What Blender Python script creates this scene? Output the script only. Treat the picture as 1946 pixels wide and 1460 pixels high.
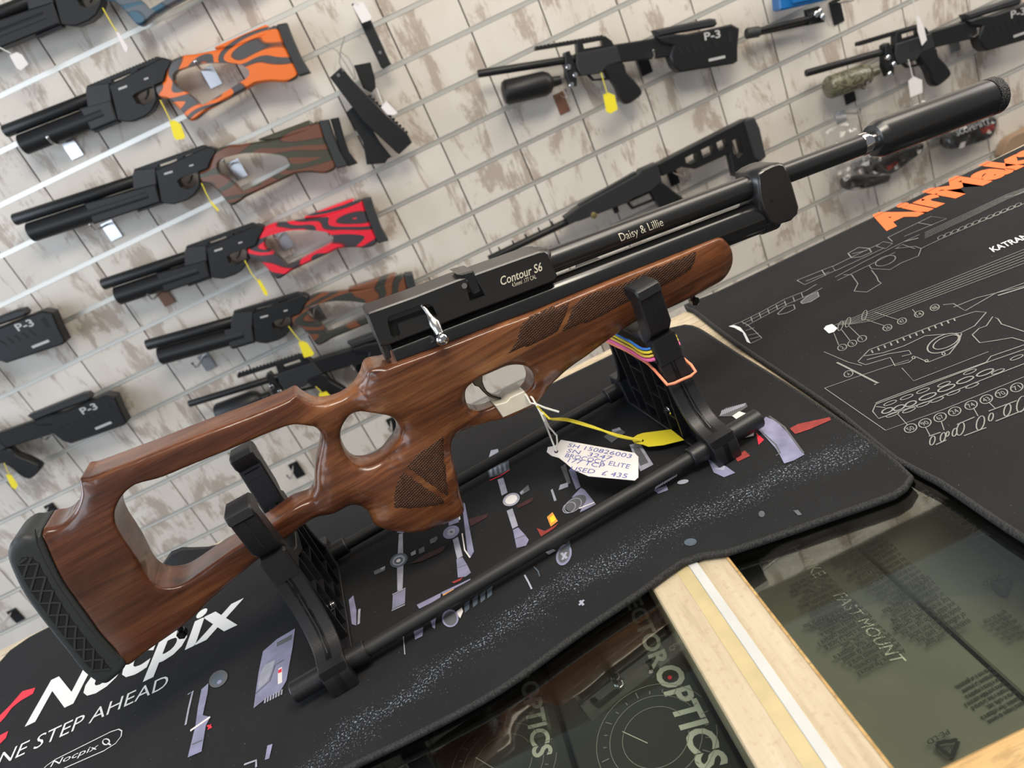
import bpy, bmesh, math, random
import numpy as np
from mathutils import Vector, Matrix
from mathutils.geometry import delaunay_2d_cdt
random.seed(7); rng = np.random.default_rng(7)
for o in list(bpy.data.objects): bpy.data.objects.remove(o)
S = bpy.context.scene
COL = S.collection

# ------------------------------------------------------------------ camera
W, H, F = 1946.0, 1460.0, 1399.0
PITCH, ROLL, YAW, CH = math.radians(23.03), math.radians(25.74), math.radians(0.24), 0.35
fw = np.array([math.sin(YAW)*math.cos(PITCH), math.cos(YAW)*math.cos(PITCH), -math.sin(PITCH)])
_r0 = np.array([math.cos(YAW), -math.sin(YAW), 0.0]); _u0 = np.cross(_r0, fw)
cr = math.cos(ROLL)*_r0 - math.sin(ROLL)*_u0
cu = math.sin(ROLL)*_r0 + math.cos(ROLL)*_u0
CP = np.array([0, 0, CH])
cam = bpy.data.cameras.new('camera'); cam.sensor_width = 36; cam.lens = 36*F/W
cam.clip_start = 0.01; cam.clip_end = 60
cam.dof.use_dof = True; cam.dof.focus_distance = 0.56; cam.dof.aperture_fstop = 11
co = bpy.data.objects.new('camera', cam); COL.objects.link(co)
co.matrix_world = Matrix(((cr[0], cu[0], -fw[0], CP[0]), (cr[1], cu[1], -fw[1], CP[1]), (cr[2], cu[2], -fw[2], CP[2]), (0, 0, 0, 1)))
S.camera = co
S.view_settings.view_transform = 'Standard'; S.view_settings.look = 'None'
S.view_settings.gamma = 1; S.view_settings.use_curve_mapping = False
S.view_settings.exposure = -0.22

# ------------------------------------------------------------------ light
wd = bpy.data.worlds.new('world'); S.world = wd; wd.use_nodes = True
bg = wd.node_tree.nodes['Background']; bg.inputs[0].default_value = (0.92, 0.96, 1.0, 1); bg.inputs[1].default_value = 0.25
def area(name, loc, target, sx, sy, power, col):
    l = bpy.data.lights.new(name, 'AREA'); l.shape = 'RECTANGLE'; l.size = sx; l.size_y = sy; l.energy = power; l.color = col
    o = bpy.data.objects.new(name, l); COL.objects.link(o); o.location = loc
    o.rotation_euler = (Vector(target)-Vector(loc)).to_track_quat('-Z', 'Y').to_euler(); return o
area('shop_window_light', (-2.7, 0.60, 0.95), (0.2, 1.3, 0.1), 1.5, 1.6, 52, (0.78, 0.88, 1.0))
area('shop_window_light', (-2.0, -1.7, 0.85), (-0.7, 1.9, 0.25), 1.9, 1.3, 34, (0.80, 0.89, 1.0))
area('shop_door_light', (2.75, 1.15, 0.95), (0.4, 0.7, 0.1), 1.0, 1.5, 32, (1.0, 0.93, 0.84))
area('ceiling_panel_light', (0.45, -0.15, 1.75), (0.3, 0.75, 0.0), 1.2, 0.6, 44, (1.0, 0.92, 0.78))
area('ceiling_panel_light', (1.4, 0.75, 1.75), (1.0, 1.6, 0.0), 1.3, 0.8, 24, (1.0, 0.90, 0.76))

# ------------------------------------------------------------------ pixel rays (a pixel gives a direction, a surface gives the distance)
def ray(x, y): return fw + cr*((x-W/2)/F) - cu*((y-H/2)/F)
def onz(x, y, z=0.0): d = ray(x, y); return CP + d*((z-CH)/d[2])
def ony(x, y, Y): d = ray(x, y); return CP + d*(Y/d[1])
def onpl(x, y, P, n): d = ray(x, y); return CP + d*(np.dot(np.array(P)-CP, n)/np.dot(d, n))
TH = math.radians(8.05)
dv = np.array([math.cos(TH), math.sin(TH), 0]); nv = np.array([-math.sin(TH), math.cos(TH), 0]); N0 = 0.5588
def sz(x, y, n=0.0): X = onpl(x, y, nv*(N0+n), nv); return np.array([X@dv, X[2]])
def nz(x, y, s): X = onpl(x, y, dv*s, dv); return np.array([X@nv-N0, X[2]])
def snz(p, z): X = onz(p[0], p[1], z); return np.array([X@dv, X@nv-N0, z])

# ------------------------------------------------------------------ object helpers
def link(name, me, mat=None, parent=None, smooth=None):
    o = bpy.data.objects.new(name, me); COL.objects.link(o)
    if mat is not None and len(me.materials) == 0: me.materials.append(mat)
    if parent is not None: o.parent = parent
    if smooth is not None:
        me.polygons.foreach_set('use_smooth', [True]*len(me.polygons))
        me.set_sharp_from_angle(angle=math.radians(smooth))
    return o
def mesh(name, V, Fc):
    me = bpy.data.meshes.new(name); me.from_pydata([tuple(map(float, v)) for v in V], [], [tuple(f) for f in Fc]); me.update(); return me
def tag(o, label, cat, group=None, kind=None):
    o['label'] = label; o['category'] = cat
    if group: o['group'] = group
    if kind: o['kind'] = kind
    return o
def struct(o): o['kind'] = 'structure'; return o
def thing(name, label, cat, loc=(0, 0, 0), rz=0.0, group=None):
    o = bpy.data.objects.new(name, None); COL.objects.link(o); o.location = loc; o.rotation_euler = (0, 0, rz)
    o.empty_display_size = 0.02
    return tag(o, label, cat, group)
class MB:
    def __init__(s): s.V = []; s.F = []
    def add(s, V, Fc):
        b = len(s.V); s.V += [tuple(map(float, v)) for v in V]; s.F += [tuple(i+b for i in f) for f in Fc]; return s
    def box(s, a, b, c=0.0):
        x0, y0, z0 = a; x1, y1, z1 = b
        if c <= 0:
            V = [(x0,y0,z0),(x1,y0,z0),(x1,y1,z0),(x0,y1,z0),(x0,y0,z1),(x1,y0,z1),(x1,y1,z1),(x0,y1,z1)]
            return s.add(V, [(3,2,1,0),(4,5,6,7),(0,1,5,4),(1,2,6,5),(2,3,7,6),(3,0,4,7)])
        me = prism_data([(x0,y0),(x1,y0),(x1,y1),(x0,y1)], z0, z1, c); return s.add(*me)
    def tube(s, pts, r, n=10, closed=False, cap=True):
        pts = [Vector(p) for p in pts]; N = len(pts); rs = r if hasattr(r, '__len__') else [r]*N
        T = []
        for i in range(N):
            a = pts[(i-1) % N] if (closed or i > 0) else pts[i]; b = pts[(i+1) % N] if (closed or i < N-1) else pts[i]
            T.append((b-a).normalized())
        up = Vector((0, 0, 1)) if abs(T[0].z) < 0.9 else Vector((1, 0, 0))
        u = (up - T[0]*up.dot(T[0])).normalized(); V = []; Fc = []
        for i in range(N):
            u = (u - T[i]*u.dot(T[i])).normalized(); v = T[i].cross(u)
            for k in range(n):
                a = 2*math.pi*k/n; V.append(pts[i] + (u*math.cos(a)+v*math.sin(a))*rs[i])
        for i in range(N if closed else N-1):
            j = (i+1) % N
            for k in range(n): Fc.append((i*n+k, i*n+(k+1) % n, j*n+(k+1) % n, j*n+k))
        if cap and not closed: Fc.append(tuple(range(n-1, -1, -1))); Fc.append(tuple((N-1)*n+k for k in range(n)))
        return s.add(V, Fc)
    def build(s, name, mat, parent=None, smooth=35): return link(name, mesh(name, s.V, s.F), mat, parent, smooth)
def in_poly(P, poly):
    P = np.asarray(P, float); x, y = P[:, 0], P[:, 1]; r = np.zeros(len(P), bool); q = np.asarray(poly, float)
    j = len(q)-1
    for i in range(len(q)):
        xi, yi = q[i]; xj, yj = q[j]
        with np.errstate(divide='ignore', invalid='ignore'):
            c = ((yi > y) != (yj > y)) & (x < (xj-xi)*(y-yi)/(yj-yi+1e-30)+xi)
        r ^= c; j = i
    return r
def area2(p): p = np.asarray(p); return 0.5*np.sum(p[:, 0]*np.roll(p[:, 1], -1)-np.roll(p[:, 0], -1)*p[:, 1])
def ccw(p): p = np.asarray(p, float); return p if area2(p) > 0 else p[::-1]
def offset(p, d):     # inward for ccw, mitred
    p = np.asarray(p, float); a = p-np.roll(p, 1, 0); b = np.roll(p, -1, 0)-p
    a /= np.linalg.norm(a, axis=1)[:, None]+1e-12; b /= np.linalg.norm(b, axis=1)[:, None]+1e-12
    na = np.c_[-a[:, 1], a[:, 0]]; nb = np.c_[-b[:, 1], b[:, 0]]; m = na+nb; m /= np.linalg.norm(m, axis=1)[:, None]+1e-12
    c = np.clip((m*nb).sum(1), 0.4, 1); return p+m*(d/c)[:, None]
def tri2d(loops):
    P = []; E = []
    for L in loops:
        b = len(P); n = len(L); P += [Vector((float(q[0]), float(q[1]))) for q in L]; E += [(b+i, b+(i+1) % n) for i in range(n)]
    r = delaunay_2d_cdt(P, E, [], 0, 1e-7); V = np.array([(v.x, v.y) for v in r[0]]); T = [tuple(f) for f in r[2]]
    c = np.array([V[list(t)].mean(0) for t in T]); ok = in_poly(c, loops[0])
    for L in loops[1:]: ok &= ~in_poly(c, L)
    T = [(t if area2(V[list(t)]) > 0 else t[::-1]) for t, k in zip(T, ok) if k]
    return V, T, r[3]
def prism_data(poly, z0, z1, c=0.0, holes=()):
    """polygon in xy from z0 to z1, chamfer c at both ends"""
    poly = ccw(poly); holes = [ccw(h)[::-1] for h in holes]; V = []; Fc = []
    loops = [poly]+list(holes)
    lv = [(z0, c), (z0+c, 0), (z1-c, 0), (z1, c)] if c > 0 else [(z0, 0), (z1, 0)]; hc = min(c, 0.0006)
    for li, L in enumerate(loops):
        base = len(V); n = len(L)
        for z, o in lv:
            q = offset(L, min(o, hc) if li else o) if o else L
            V += [(a, b, z) for a, b in q]
        for k in range(len(lv)-1):
            for i in range(n):
                j = (i+1) % n; Fc.append((base+k*n+i, base+k*n+j, base+(k+1)*n+j, base+(k+1)*n+i))
    for z, sgn in ((lv[0][0], -1), (lv[-1][0], 1)):
        V2, T, _ = tri2d([offset(L, hc if li else c) if c else L for li, L in enumerate(loops)]); b = len(V)
        V += [(q[0], q[1], z) for q in V2]; Fc += [tuple(b+i for i in (t if sgn > 0 else t[::-1])) for t in T]
    return V, Fc
def prism(name, poly, z0, z1, mat, parent=None, c=0.0, holes=(), axis='z', smooth=40):
    V, Fc = prism_data(poly, z0, z1, c, holes)
    if axis == 'y': V = [(a, z, b) for a, b, z in V]; Fc = [f[::-1] for f in Fc]     # polygon in x,z; depth along y
    if axis == 'x': V = [(z, a, b) for a, b, z in V]                                   # polygon in y,z; depth along x
    me = mesh(name, V, Fc); return link(name, me, mat, parent, smooth)
def smooth_loop(P, step, closed=True, extra=None):
    P = np.asarray(P, float); n = len(P); out = []; ex = []
    rngi = range(n) if closed else range(n-1)
    for i in rngi:
        g = (lambda k: P[k % n]) if closed else (lambda k: P[min(max(k, 0), n-1)])
        p0, p1, p2, p3 = g(i-1), g(i), g(i+1), g(i+2)
        m = max(1, int(np.linalg.norm(p2-p1)/step))
        t1 = (p2-p0)*0.5; t2 = (p3-p1)*0.5; L = np.linalg.norm(p2-p1)
        for t, q in ((t1, 0), (t2, 1)):
            l = np.linalg.norm(t)
            if l > L: t *= L/l
        for k in range(m):
            u = k/m; out.append((2*u**3-3*u**2+1)*p1+(u**3-2*u**2+u)*t1+(-2*u**3+3*u**2)*p2+(u**3-u**2)*t2)
            if extra is not None: ex.append(extra[i]*(1-u)+extra[(i+1) % n]*u)
    if not closed: out.append(P[-1]); ex.append(extra[-1] if extra is not None else 0)
    return (np.array(out), np.array(ex)) if extra is not None else np.array(out)
def lathe(axis0, axis1, prof, name, mat, parent, n=40, smooth=35):
    """prof: list of (t along 0..1 or metres when >1?, radius); t in metres from axis0"""
    a = Vector(axis0); d = (Vector(axis1)-a).normalized()
    up = Vector((0, 0, 1)) if abs(d.z) < 0.9 else Vector((1, 0, 0)); u = (up-d*up.dot(d)).normalized(); v = d.cross(u); V = []; Fc = []
    for t, r in prof:
        for k in range(n):
            an = 2*math.pi*k/n; V.append(a+d*t+(u*math.cos(an)+v*math.sin(an))*max(r, 1e-5))
    for i in range(len(prof)-1):
        for k in range(n): Fc.append((i*n+k, i*n+(k+1) % n, (i+1)*n+(k+1) % n, (i+1)*n+k))
    Fc.append(tuple(range(n-1, -1, -1))); Fc.append(tuple((len(prof)-1)*n+k for k in range(n)))
    return link(name, mesh(name, V, Fc), mat, parent, smooth)
_fc = {}
def text_data(body, bold=0.0, spacing=1.0):
    key = (body, bold, spacing)
    if key in _fc: return _fc[key]
    cu_ = bpy.data.curves.new('t', 'FONT'); cu_.body = body; cu_.size = 1; cu_.offset = bold; cu_.resolution_u = 3; cu_.space_character = spacing
    o = bpy.data.objects.new('t', cu_); COL.objects.link(o); bpy.context.view_layer.update()
    me = o.to_mesh(); V = np.array([v.co[:2] for v in me.vertices]); Fc = [tuple(p.vertices) for p in me.polygons]
    o.to_mesh_clear(); bpy.data.objects.remove(o); bpy.data.curves.remove(cu_)
    Fc = [f if area2(V[list(f)]) > 0 else f[::-1] for f in Fc]
    _fc[key] = (V, Fc); return _fc[key]
CAPH = 0.69
def text_map(name, body, fn, mat, parent, bold=0.0, shear=0.0, spacing=1.0, cuts=0):
    """fn(u,v): u 0..1 along the word, v 0..1 up to cap height -> 3d point"""
    V, Fc = text_data(body, bold, spacing)
    x0, x1 = V[:, 0].min(), V[:, 0].max(); U = (V[:, 0]-x0)/(x1-x0); Vv = V[:, 1]/CAPH; U = U+shear*Vv*CAPH/(x1-x0)
    if cuts:
        bm = bmesh.new(); vs = [bm.verts.new((a, b, 0)) for a, b in zip(U, Vv)]
        for f in Fc:
            try: bm.faces.new([vs[i] for i in f])
            except ValueError: pass
        for v in np.linspace(Vv.min(), Vv.max(), cuts+2)[1:-1]:
            bmesh.ops.bisect_plane(bm, geom=bm.verts[:]+bm.edges[:]+bm.faces[:], plane_co=(0, float(v), 0), plane_no=(0, 1, 0))
        bm.verts.index_update(); U = [v.co.x for v in bm.verts]; Vv = [v.co.y for v in bm.verts]; Fc = [[v.index for v in f.verts] for f in bm.faces]; bm.free()
    return link(name, mesh(name, [fn(a, b) for a, b in zip(U, Vv)], Fc), mat, parent)
def text_flat(name, body, p0, p1, ptop, z, mat, parent, **k):
    """baseline start, baseline end, cap top above start: pixels on the horizontal plane z"""
    A, B, C = onz(*p0, z), onz(*p1, z), onz(*ptop, z)
    return text_map(name, body, lambda u, v: A+(B-A)*u+(C-A)*v, mat, parent, **k)

# ------------------------------------------------------------------ materials
def mat(name, col, rough=0.5, metal=0.0, coat=0.0, spec=0.5, noise=0.0, nscale=60, bump=0.0, bscale=400, trans=0.0):
    m = bpy.data.materials.new(name); m.use_nodes = True; nt = m.node_tree; b = nt.nodes['Principled BSDF']
    b.inputs['Base Color'].default_value = (*col, 1); b.inputs['Roughness'].default_value = rough; b.inputs['Metallic'].default_value = metal
    b.inputs['Coat Weight'].default_value = coat; b.inputs['Coat Roughness'].default_value = 0.08; b.inputs['Specular IOR Level'].default_value = spec
    tc = nt.nodes.new('ShaderNodeTexCoord')
    if noise > 0:
        n = nt.nodes.new('ShaderNodeTexNoise'); n.inputs['Scale'].default_value = nscale; n.inputs['Detail'].default_value = 5
        mx = nt.nodes.new('ShaderNodeMix'); mx.data_type = 'RGBA'
        mx.inputs[6].default_value = (*[c*(1-noise) for c in col], 1); mx.inputs[7].default_value = (*[min(1, c*(1+noise)) for c in col], 1)
        nt.links.new(tc.outputs['Object'], n.inputs['Vector']); nt.links.new(n.outputs[0], mx.inputs[0]); nt.links.new(mx.outputs[2], b.inputs['Base Color'])
    if bump > 0:
        n = nt.nodes.new('ShaderNodeTexNoise'); n.inputs['Scale'].default_value = bscale; n.inputs['Detail'].default_value = 3
        bp = nt.nodes.new('ShaderNodeBump'); bp.inputs['Strength'].default_value = bump; bp.inputs['Distance'].default_value = 0.001
        nt.links.new(tc.outputs['Object'], n.inputs['Vector']); nt.links.new(n.outputs[0], bp.inputs['Height']); nt.links.new(bp.outputs[0], b.inputs['Normal'])
    return m
class NT:
    def __init__(s, m): s.t = m.node_tree; s.b = s.t.nodes['Principled BSDF']
    def n(s, typ, **k):
        x = s.t.nodes.new('ShaderNode'+typ)
        for a, b in k.items(): setattr(x, a, b)
        return x
    def l(s, a, b): s.t.links.new(a, b)
    def math(s, op, a, b=None, c=None, clamp=False):
        x = s.n('Math', operation=op); x.use_clamp = clamp
        for i, q in enumerate((a, b, c)):
            if q is None: continue
            if isinstance(q, (int, float)): x.inputs[i].default_value = q
            else: s.l(q, x.inputs[i])
        return x.outputs[0]
    def ramp(s, f, stops):
        x = s.n('ValToRGB'); e = x.color_ramp.elements
        while len(e) < len(stops): e.new(0.5)
        for i, (p, c) in enumerate(stops): e[i].position = p; e[i].color = (*c, 1)
        s.l(f, x.inputs[0]); return x.outputs[0]
    def mix(s, f, a, b):
        x = s.n('Mix', data_type='RGBA')
        for i, q in ((0, f), (6, a), (7, b)):
            if isinstance(q, tuple): x.inputs[i].default_value = (*q, 1)
            elif isinstance(q, (int, float)): x.inputs[i].default_value = q
            else: s.l(q, x.inputs[i])
        return x.outputs[2]
    def noise(s, vec, scale, detail=4, rough=0.55, dist=0.0):
        x = s.n('TexNoise'); x.inputs['Scale'].default_value = scale; x.inputs['Detail'].default_value = detail
        x.inputs['Roughness'].default_value = rough; x.inputs['Distortion'].default_value = dist; s.l(vec, x.inputs['Vector']); return x.outputs[0]
    def mapping(s, vec, scale=(1, 1, 1), rot=(0, 0, 0), loc=(0, 0, 0)):
        x = s.n('Mapping'); x.inputs['Scale'].default_value = scale; x.inputs['Rotation'].default_value = rot; x.inputs['Location'].default_value = loc
        s.l(vec, x.inputs['Vector']); return x.outputs[0]
    def bump(s, h, strength=0.3, dist=0.001):
        x = s.n('Bump'); x.inputs['Strength'].default_value = strength; x.inputs['Distance'].default_value = dist
        s.l(h, x.inputs['Height']); s.l(x.outputs[0], s.b.inputs['Normal'])
def newmat(name, rough=0.5, coat=0.0, metal=0.0, spec=0.5):
    m = mat(name, (0.5, 0.5, 0.5), rough, metal, coat, spec); return m, NT(m)
def wood_mat(name, dark, mid, light, axis_scale=(3, 40, 40), rough=0.35, coat=0.6, rot=(0, 0, 0), heart_shade=None):
    m, t = newmat(name, rough, coat); tc = t.n('TexCoord').outputs['Object']
    v = t.mapping(tc, axis_scale, rot); f1 = t.noise(v, 1.0, 6, 0.6, 0.8)
    v2 = t.mapping(tc, tuple(a*9 for a in axis_scale), rot); f2 = t.noise(v2, 1.0, 4, 0.7)
    c = t.ramp(f1, [(0.28, dark), (0.48, mid), (0.72, light)])
    fine = t.ramp(f2, [(0.35, (0.55, 0.55, 0.55)), (0.55, (1, 1, 1))])
    mm = t.n('Mix', data_type='RGBA', blend_type='MULTIPLY'); mm.inputs[0].default_value = 0.8; t.l(c, mm.inputs[6]); t.l(fine, mm.inputs[7])
    out = mm.outputs[2]
    if heart_shade:      # redder heartwood plus painted-in shade towards one end of the blank, with a wavy border
        sx = t.n('SeparateXYZ'); t.l(tc, sx.inputs[0]); k = t.n('MapRange'); k.inputs[1].default_value = heart_shade[0]; k.inputs[2].default_value = heart_shade[1]
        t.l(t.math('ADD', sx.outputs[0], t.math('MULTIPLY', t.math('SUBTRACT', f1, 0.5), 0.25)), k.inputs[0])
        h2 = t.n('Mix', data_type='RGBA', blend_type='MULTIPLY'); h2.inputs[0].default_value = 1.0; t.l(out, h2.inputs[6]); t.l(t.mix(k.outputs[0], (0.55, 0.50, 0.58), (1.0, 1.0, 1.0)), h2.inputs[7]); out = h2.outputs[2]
    t.l(out, t.b.inputs['Base Color']); t.bump(f2, 0.06, 0.0005); return m

M = {}
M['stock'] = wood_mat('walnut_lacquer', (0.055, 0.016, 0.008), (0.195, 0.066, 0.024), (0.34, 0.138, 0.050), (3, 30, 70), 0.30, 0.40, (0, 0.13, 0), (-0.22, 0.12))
M['black'] = mat('black_anodised', (0.011, 0.011, 0.012), 0.30, 0.0, spec=0.85, bump=0.02)
M['blackgloss'] = mat('black_blued', (0.010, 0.010, 0.011), 0.16, 0.0, spec=0.8)
M['blackmatt'] = mat('black_matt', (0.017, 0.017, 0.018), 0.55, bump=0.03)
M['plastic'] = mat('black_plastic', (0.012, 0.012, 0.014), 0.42, bump=0.12, bscale=900)
M['rubber'] = mat('rubber', (0.026, 0.029, 0.031), 0.55, bump=0.1, bscale=700)
M['void'] = mat('dark_recess', (0.003, 0.003, 0.003), 0.7)
M['chrome'] = mat('chrome', (0.75, 0.75, 0.76), 0.12, 1.0)
M['steel'] = mat('brushed_steel', (0.62, 0.60, 0.57), 0.26, 1.0)
M['engrave'] = mat('engraving', (0.72, 0.66, 0.52), 0.5)
M['white'] = mat('white_print', (0.78, 0.80, 0.82), 0.6)
M['silver'] = mat('silver_print', (0.34, 0.35, 0.44), 0.6, noise=0.45, nscale=90)
M['lav'] = mat('lavender_print', (0.24, 0.24, 0.38), 0.6, noise=0.6, nscale=60)
M['dgrey'] = mat('grey_print', (0.10, 0.105, 0.12), 0.65, noise=0.3, nscale=80)
M['bluegrey'] = mat('bluegrey_print', (0.08, 0.11, 0.15), 0.6, noise=0.4, nscale=80)
M['red'] = mat('red_print', (0.75, 0.03, 0.06), 0.6)
M['rust'] = mat('rust_print', (0.28, 0.035, 0.03), 0.7, noise=0.5, nscale=200)
M['darkred'] = mat('dark_red_print', (0.045, 0.012, 0.014), 0.7, noise=0.5, nscale=120)
M['orange'] = mat('orange_print', (0.95, 0.18, 0.045), 0.6)
M['line'] = mat('line_print', (0.27, 0.27, 0.26), 0.7)
M['amber'] = mat('amber_print', (0.75, 0.33, 0.06), 0.6)
M['paper'] = mat('white_card', (0.80, 0.76, 0.76), 0.6)
M['yellow'] = mat('yellow_card', (0.86, 0.72, 0.03), 0.55)
M['yellowstring'] = mat('yellow_string', (0.85, 0.72, 0.06), 0.8)
M['string'] = mat('white_string', (0.78, 0.76, 0.72), 0.85)
M['ink'] = mat('blue_ink', (0.10, 0.12, 0.42), 0.6)
M['tape'] = mat('masking_tape', (0.72, 0.66, 0.55), 0.45, noise=0.12, nscale=120)
def checker():
    m, t = newmat('checkering', 0.6, 0.0, spec=0.25); tc = t.n('TexCoord').outputs['Object']
    sx = t.n('SeparateXYZ'); t.l(tc, sx.inputs[0]); X, Z = sx.outputs[0], sx.outputs[2]
    def saw(ax, az):
        q = t.math('ADD', t.math('MULTIPLY', X, ax), t.math('MULTIPLY', Z, az)); return t.math('ABSOLUTE', t.math('SUBTRACT', t.math('FRACT', q), 0.5))
    a = saw(430, 560); b = saw(-150, 520); h = t.math('MINIMUM', a, b)
    n = t.noise(tc, 260, 2)
    hh = t.math('ADD', h, t.math('MULTIPLY', t.math('SUBTRACT', n, 0.5), 0.25))
    c = t.ramp(hh, [(0.04, (0.018, 0.008, 0.005)), (0.20, (0.040, 0.017, 0.010)), (0.36, (0.22, 0.088, 0.038))]); t.l(c, t.b.inputs['Base Color']); t.bump(h, 0.9, 0.0012); return m
M['checker'] = checker()

# ================================================================== ROOM: slat wall, floor
D = 1.976
def plank_mat():
    m, t = newmat('whitewashed_plank', 0.5); tc = t.n('TexCoord').outputs['Object']; oi = t.n('ObjectInfo')
    off = t.n('VectorMath', operation='ADD'); t.l(tc, off.inputs[0])
    comb = t.n('CombineXYZ'); t.l(t.math('MULTIPLY', oi.outputs['Random'], 37.0), comb.inputs[0]); t.l(t.math('MULTIPLY', oi.outputs['Random'], 91.0), comb.inputs[2]); t.l(comb.outputs[0], off.inputs[1])
    v = t.mapping(off.outputs[0], (12, 1, 5.5)); patch = t.noise(v, 1.0, 8, 0.66, 0.6)
    v2 = t.mapping(off.outputs[0], (160, 1, 14)); grain = t.noise(v2, 1.0, 4, 0.6)
    v3 = t.mapping(off.outputs[0], (9, 1, 5)); big = t.noise(v3, 1.0, 2)
    pale = t.mix(big, (0.56, 0.495, 0.43), (0.79, 0.745, 0.69))
    pale = t.mix(t.math('MULTIPLY', grain, 0.55), pale, (0.72, 0.68, 0.62))
    f = t.math('ADD', patch, t.math('MULTIPLY', t.math('SUBTRACT', grain, 0.5), 0.22))
    k = t.n('MapRange'); k.inputs[1].default_value = 0.525; k.inputs[2].default_value = 0.60; t.l(f, k.inputs[0])
    c = t.mix(t.math('MULTIPLY', k.outputs[0], 0.8), pale, (0.38, 0.305, 0.25))
    t.l(c, t.b.inputs['Base Color']); t.bump(grain, 0.12, 0.001); return m
M['plank'] = plank_mat()
M['backing'] = mat('wall_backing', (0.075, 0.062, 0.052), 0.7)
M['insert'] = mat('groove_insert', (0.66, 0.65, 0.61), 0.33, 0.6)
mb = MB(); mb.box((-3.0, D+0.004, -1.0), (3.2, D+0.06, 1.8))
wall = struct(mb.build('wall_back', M['backing'], None, None))
GW, CW, ZG, XG = 0.1, 0.1812, 0.205, 0.112
V, Fc = prism_data([(-CW/2+0.0018, -0.0448), (CW/2-0.0018, -0.0448), (CW/2-0.0018, 0.0448), (-CW/2+0.0018, 0.0448)], -0.0045, 0.0, 0.0)
pm = mesh('plank', [(a, z, b) for a, b, z in [(a, b, -z) for a, b, z in V]], Fc); pm.materials.append(M['plank'])
def proj(P):
    v = np.asarray(P, float)-CP; z = v@fw; return W/2+F*(v@cr)/z, H/2-F*(v@cu)/z
surround = MB(); npl = 0
for k in range(-12, 14):
    zc = ZG+GW*k+GW/2
    for j in range(-16, 17):
        xc = XG+CW*j+CW/2; vis = False
        for a in (-1, 0, 1):
            for b in (-1, 1):
                x, y = proj((xc+a*CW/2, D, zc+b*0.043))
                if -10 < x < W+10 and -10 < y < H+10 and zc > -0.60: vis = True
        if vis:
            o = bpy.data.objects.new('plank', pm); COL.objects.link(o); o.location = (xc, D+0.0005*random.random(), zc); o.parent = wall; npl += 1
        elif -1.0 < zc-0.05 and zc+0.05 < 1.75: surround.box((xc-CW/2+0.0018, D, zc-0.0448), (xc+CW/2-0.0018, D+0.0045, zc+0.0448))
o = surround.build('plank_field', M['plank'], wall, None); o['kind'] = 'stuff'
for k in range(-11, 14):
    z = ZG+GW*k; mb = MB(); mb.box((-2.9, D+0.0015, z-0.0062), (3.1, D+0.005, z+0.0062), 0.0); mb.box((-2.9, D-0.0005, z-0.0062), (3.1, D+0.004, z-0.0030))
    mb.build('groove_insert', M['insert'], wall, None)
M['floor'] = mat('vinyl_floor', (0.20, 0.185, 0.17), 0.5, noise=0.15, nscale=8)
mb = MB(); mb.box((-3.0, -2.5, -1.05), (3.2, D+0.06, -1.0)); struct(mb.build('floor', M['floor'], None, None))

# ================================================================== COUNTER
M['pine'] = wood_mat('pine', (0.42, 0.24, 0.09), (0.60, 0.38, 0.16), (0.72, 0.50, 0.24), (5, 40, 40), 0.4, 0.2)
M['palewood'] = wood_mat('pale_wood', (0.50, 0.40, 0.27), (0.62, 0.51, 0.36), (0.70, 0.60, 0.45), (5, 30, 30), 0.5, 0.1)
M['carcass'] = mat('dark_laminate', (0.05, 0.045, 0.04), 0.5)
def beam_mat():
    m, t = newmat('worn_cream_paint', 0.55); tc = t.n('TexCoord').outputs['Object']
    v = t.mapping(tc, (130, 10, 60)); n1 = t.noise(v, 1, 7, 0.65); n2 = t.noise(tc, 220, 3)
    c = t.ramp(n1, [(0.3, (0.40, 0.32, 0.22)), (0.5, (0.54, 0.45, 0.32)), (0.72, (0.62, 0.53, 0.40))])
    k = t.n('MapRange'); k.inputs[1].default_value = 0.56; k.inputs[2].default_value = 0.70; t.l(n2, k.inputs[0])
    t.l(t.mix(t.math('MULTIPLY', k.outputs[0], 0.4), c, (0.40, 0.29, 0.17)), t.b.inputs['Base Color']); t.bump(n1, 0.15, 0.001); return m
M['beam'] = beam_mat()
def glass_mat(name, tint, gl=1.0, rough=0.02, base=0.0):
    m = bpy.data.materials.new(name); m.use_nodes = True; nt = m.node_tree; nt.nodes.remove(nt.nodes['Principled BSDF']); out = nt.nodes['Material Output']
    tr = nt.nodes.new('ShaderNodeBsdfTransparent'); tr.inputs[0].default_value = (*tint, 1)
    g = nt.nodes.new('ShaderNodeBsdfGlossy'); g.inputs['Roughness'].default_value = rough
    fr = nt.nodes.new('ShaderNodeFresnel'); fr.inputs[0].default_value = 1.45
    ml = nt.nodes.new('ShaderNodeMath'); ml.operation = 'MULTIPLY_ADD'; ml.inputs[1].default_value = gl; ml.inputs[2].default_value = base; ml.use_clamp = True
    mx = nt.nodes.new('ShaderNodeMixShader'); nt.links.new(fr.outputs[0], ml.inputs[0]); nt.links.new(ml.outputs[0], mx.inputs[0])
    nt.links.new(tr.outputs[0], mx.inputs[1]); nt.links.new(g.outputs[0], mx.inputs[2]); nt.links.new(mx.outputs[0], out.inputs[0]); return m
M['glass'] = glass_mat('counter_glass', (0.90, 0.93, 0.89), 0.55)
M['film'] = glass_mat('clear_plastic_film', (0.94, 0.94, 0.93), 0.5, 0.10, 0.01)
cnt = thing('display_counter', 'shop display counter with glass top, pine rail and cream wooden divider', 'counter', (0, 0, -1.0))
def cbox(name, a, b, m, c=0.0, par=None):
    mb = MB(); mb.box((a[0], a[1], a[2]+1), (b[0], b[1], b[2]+1), c); return mb.build(name, m, par or cnt, 30)
TOP = -0.0043
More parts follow.
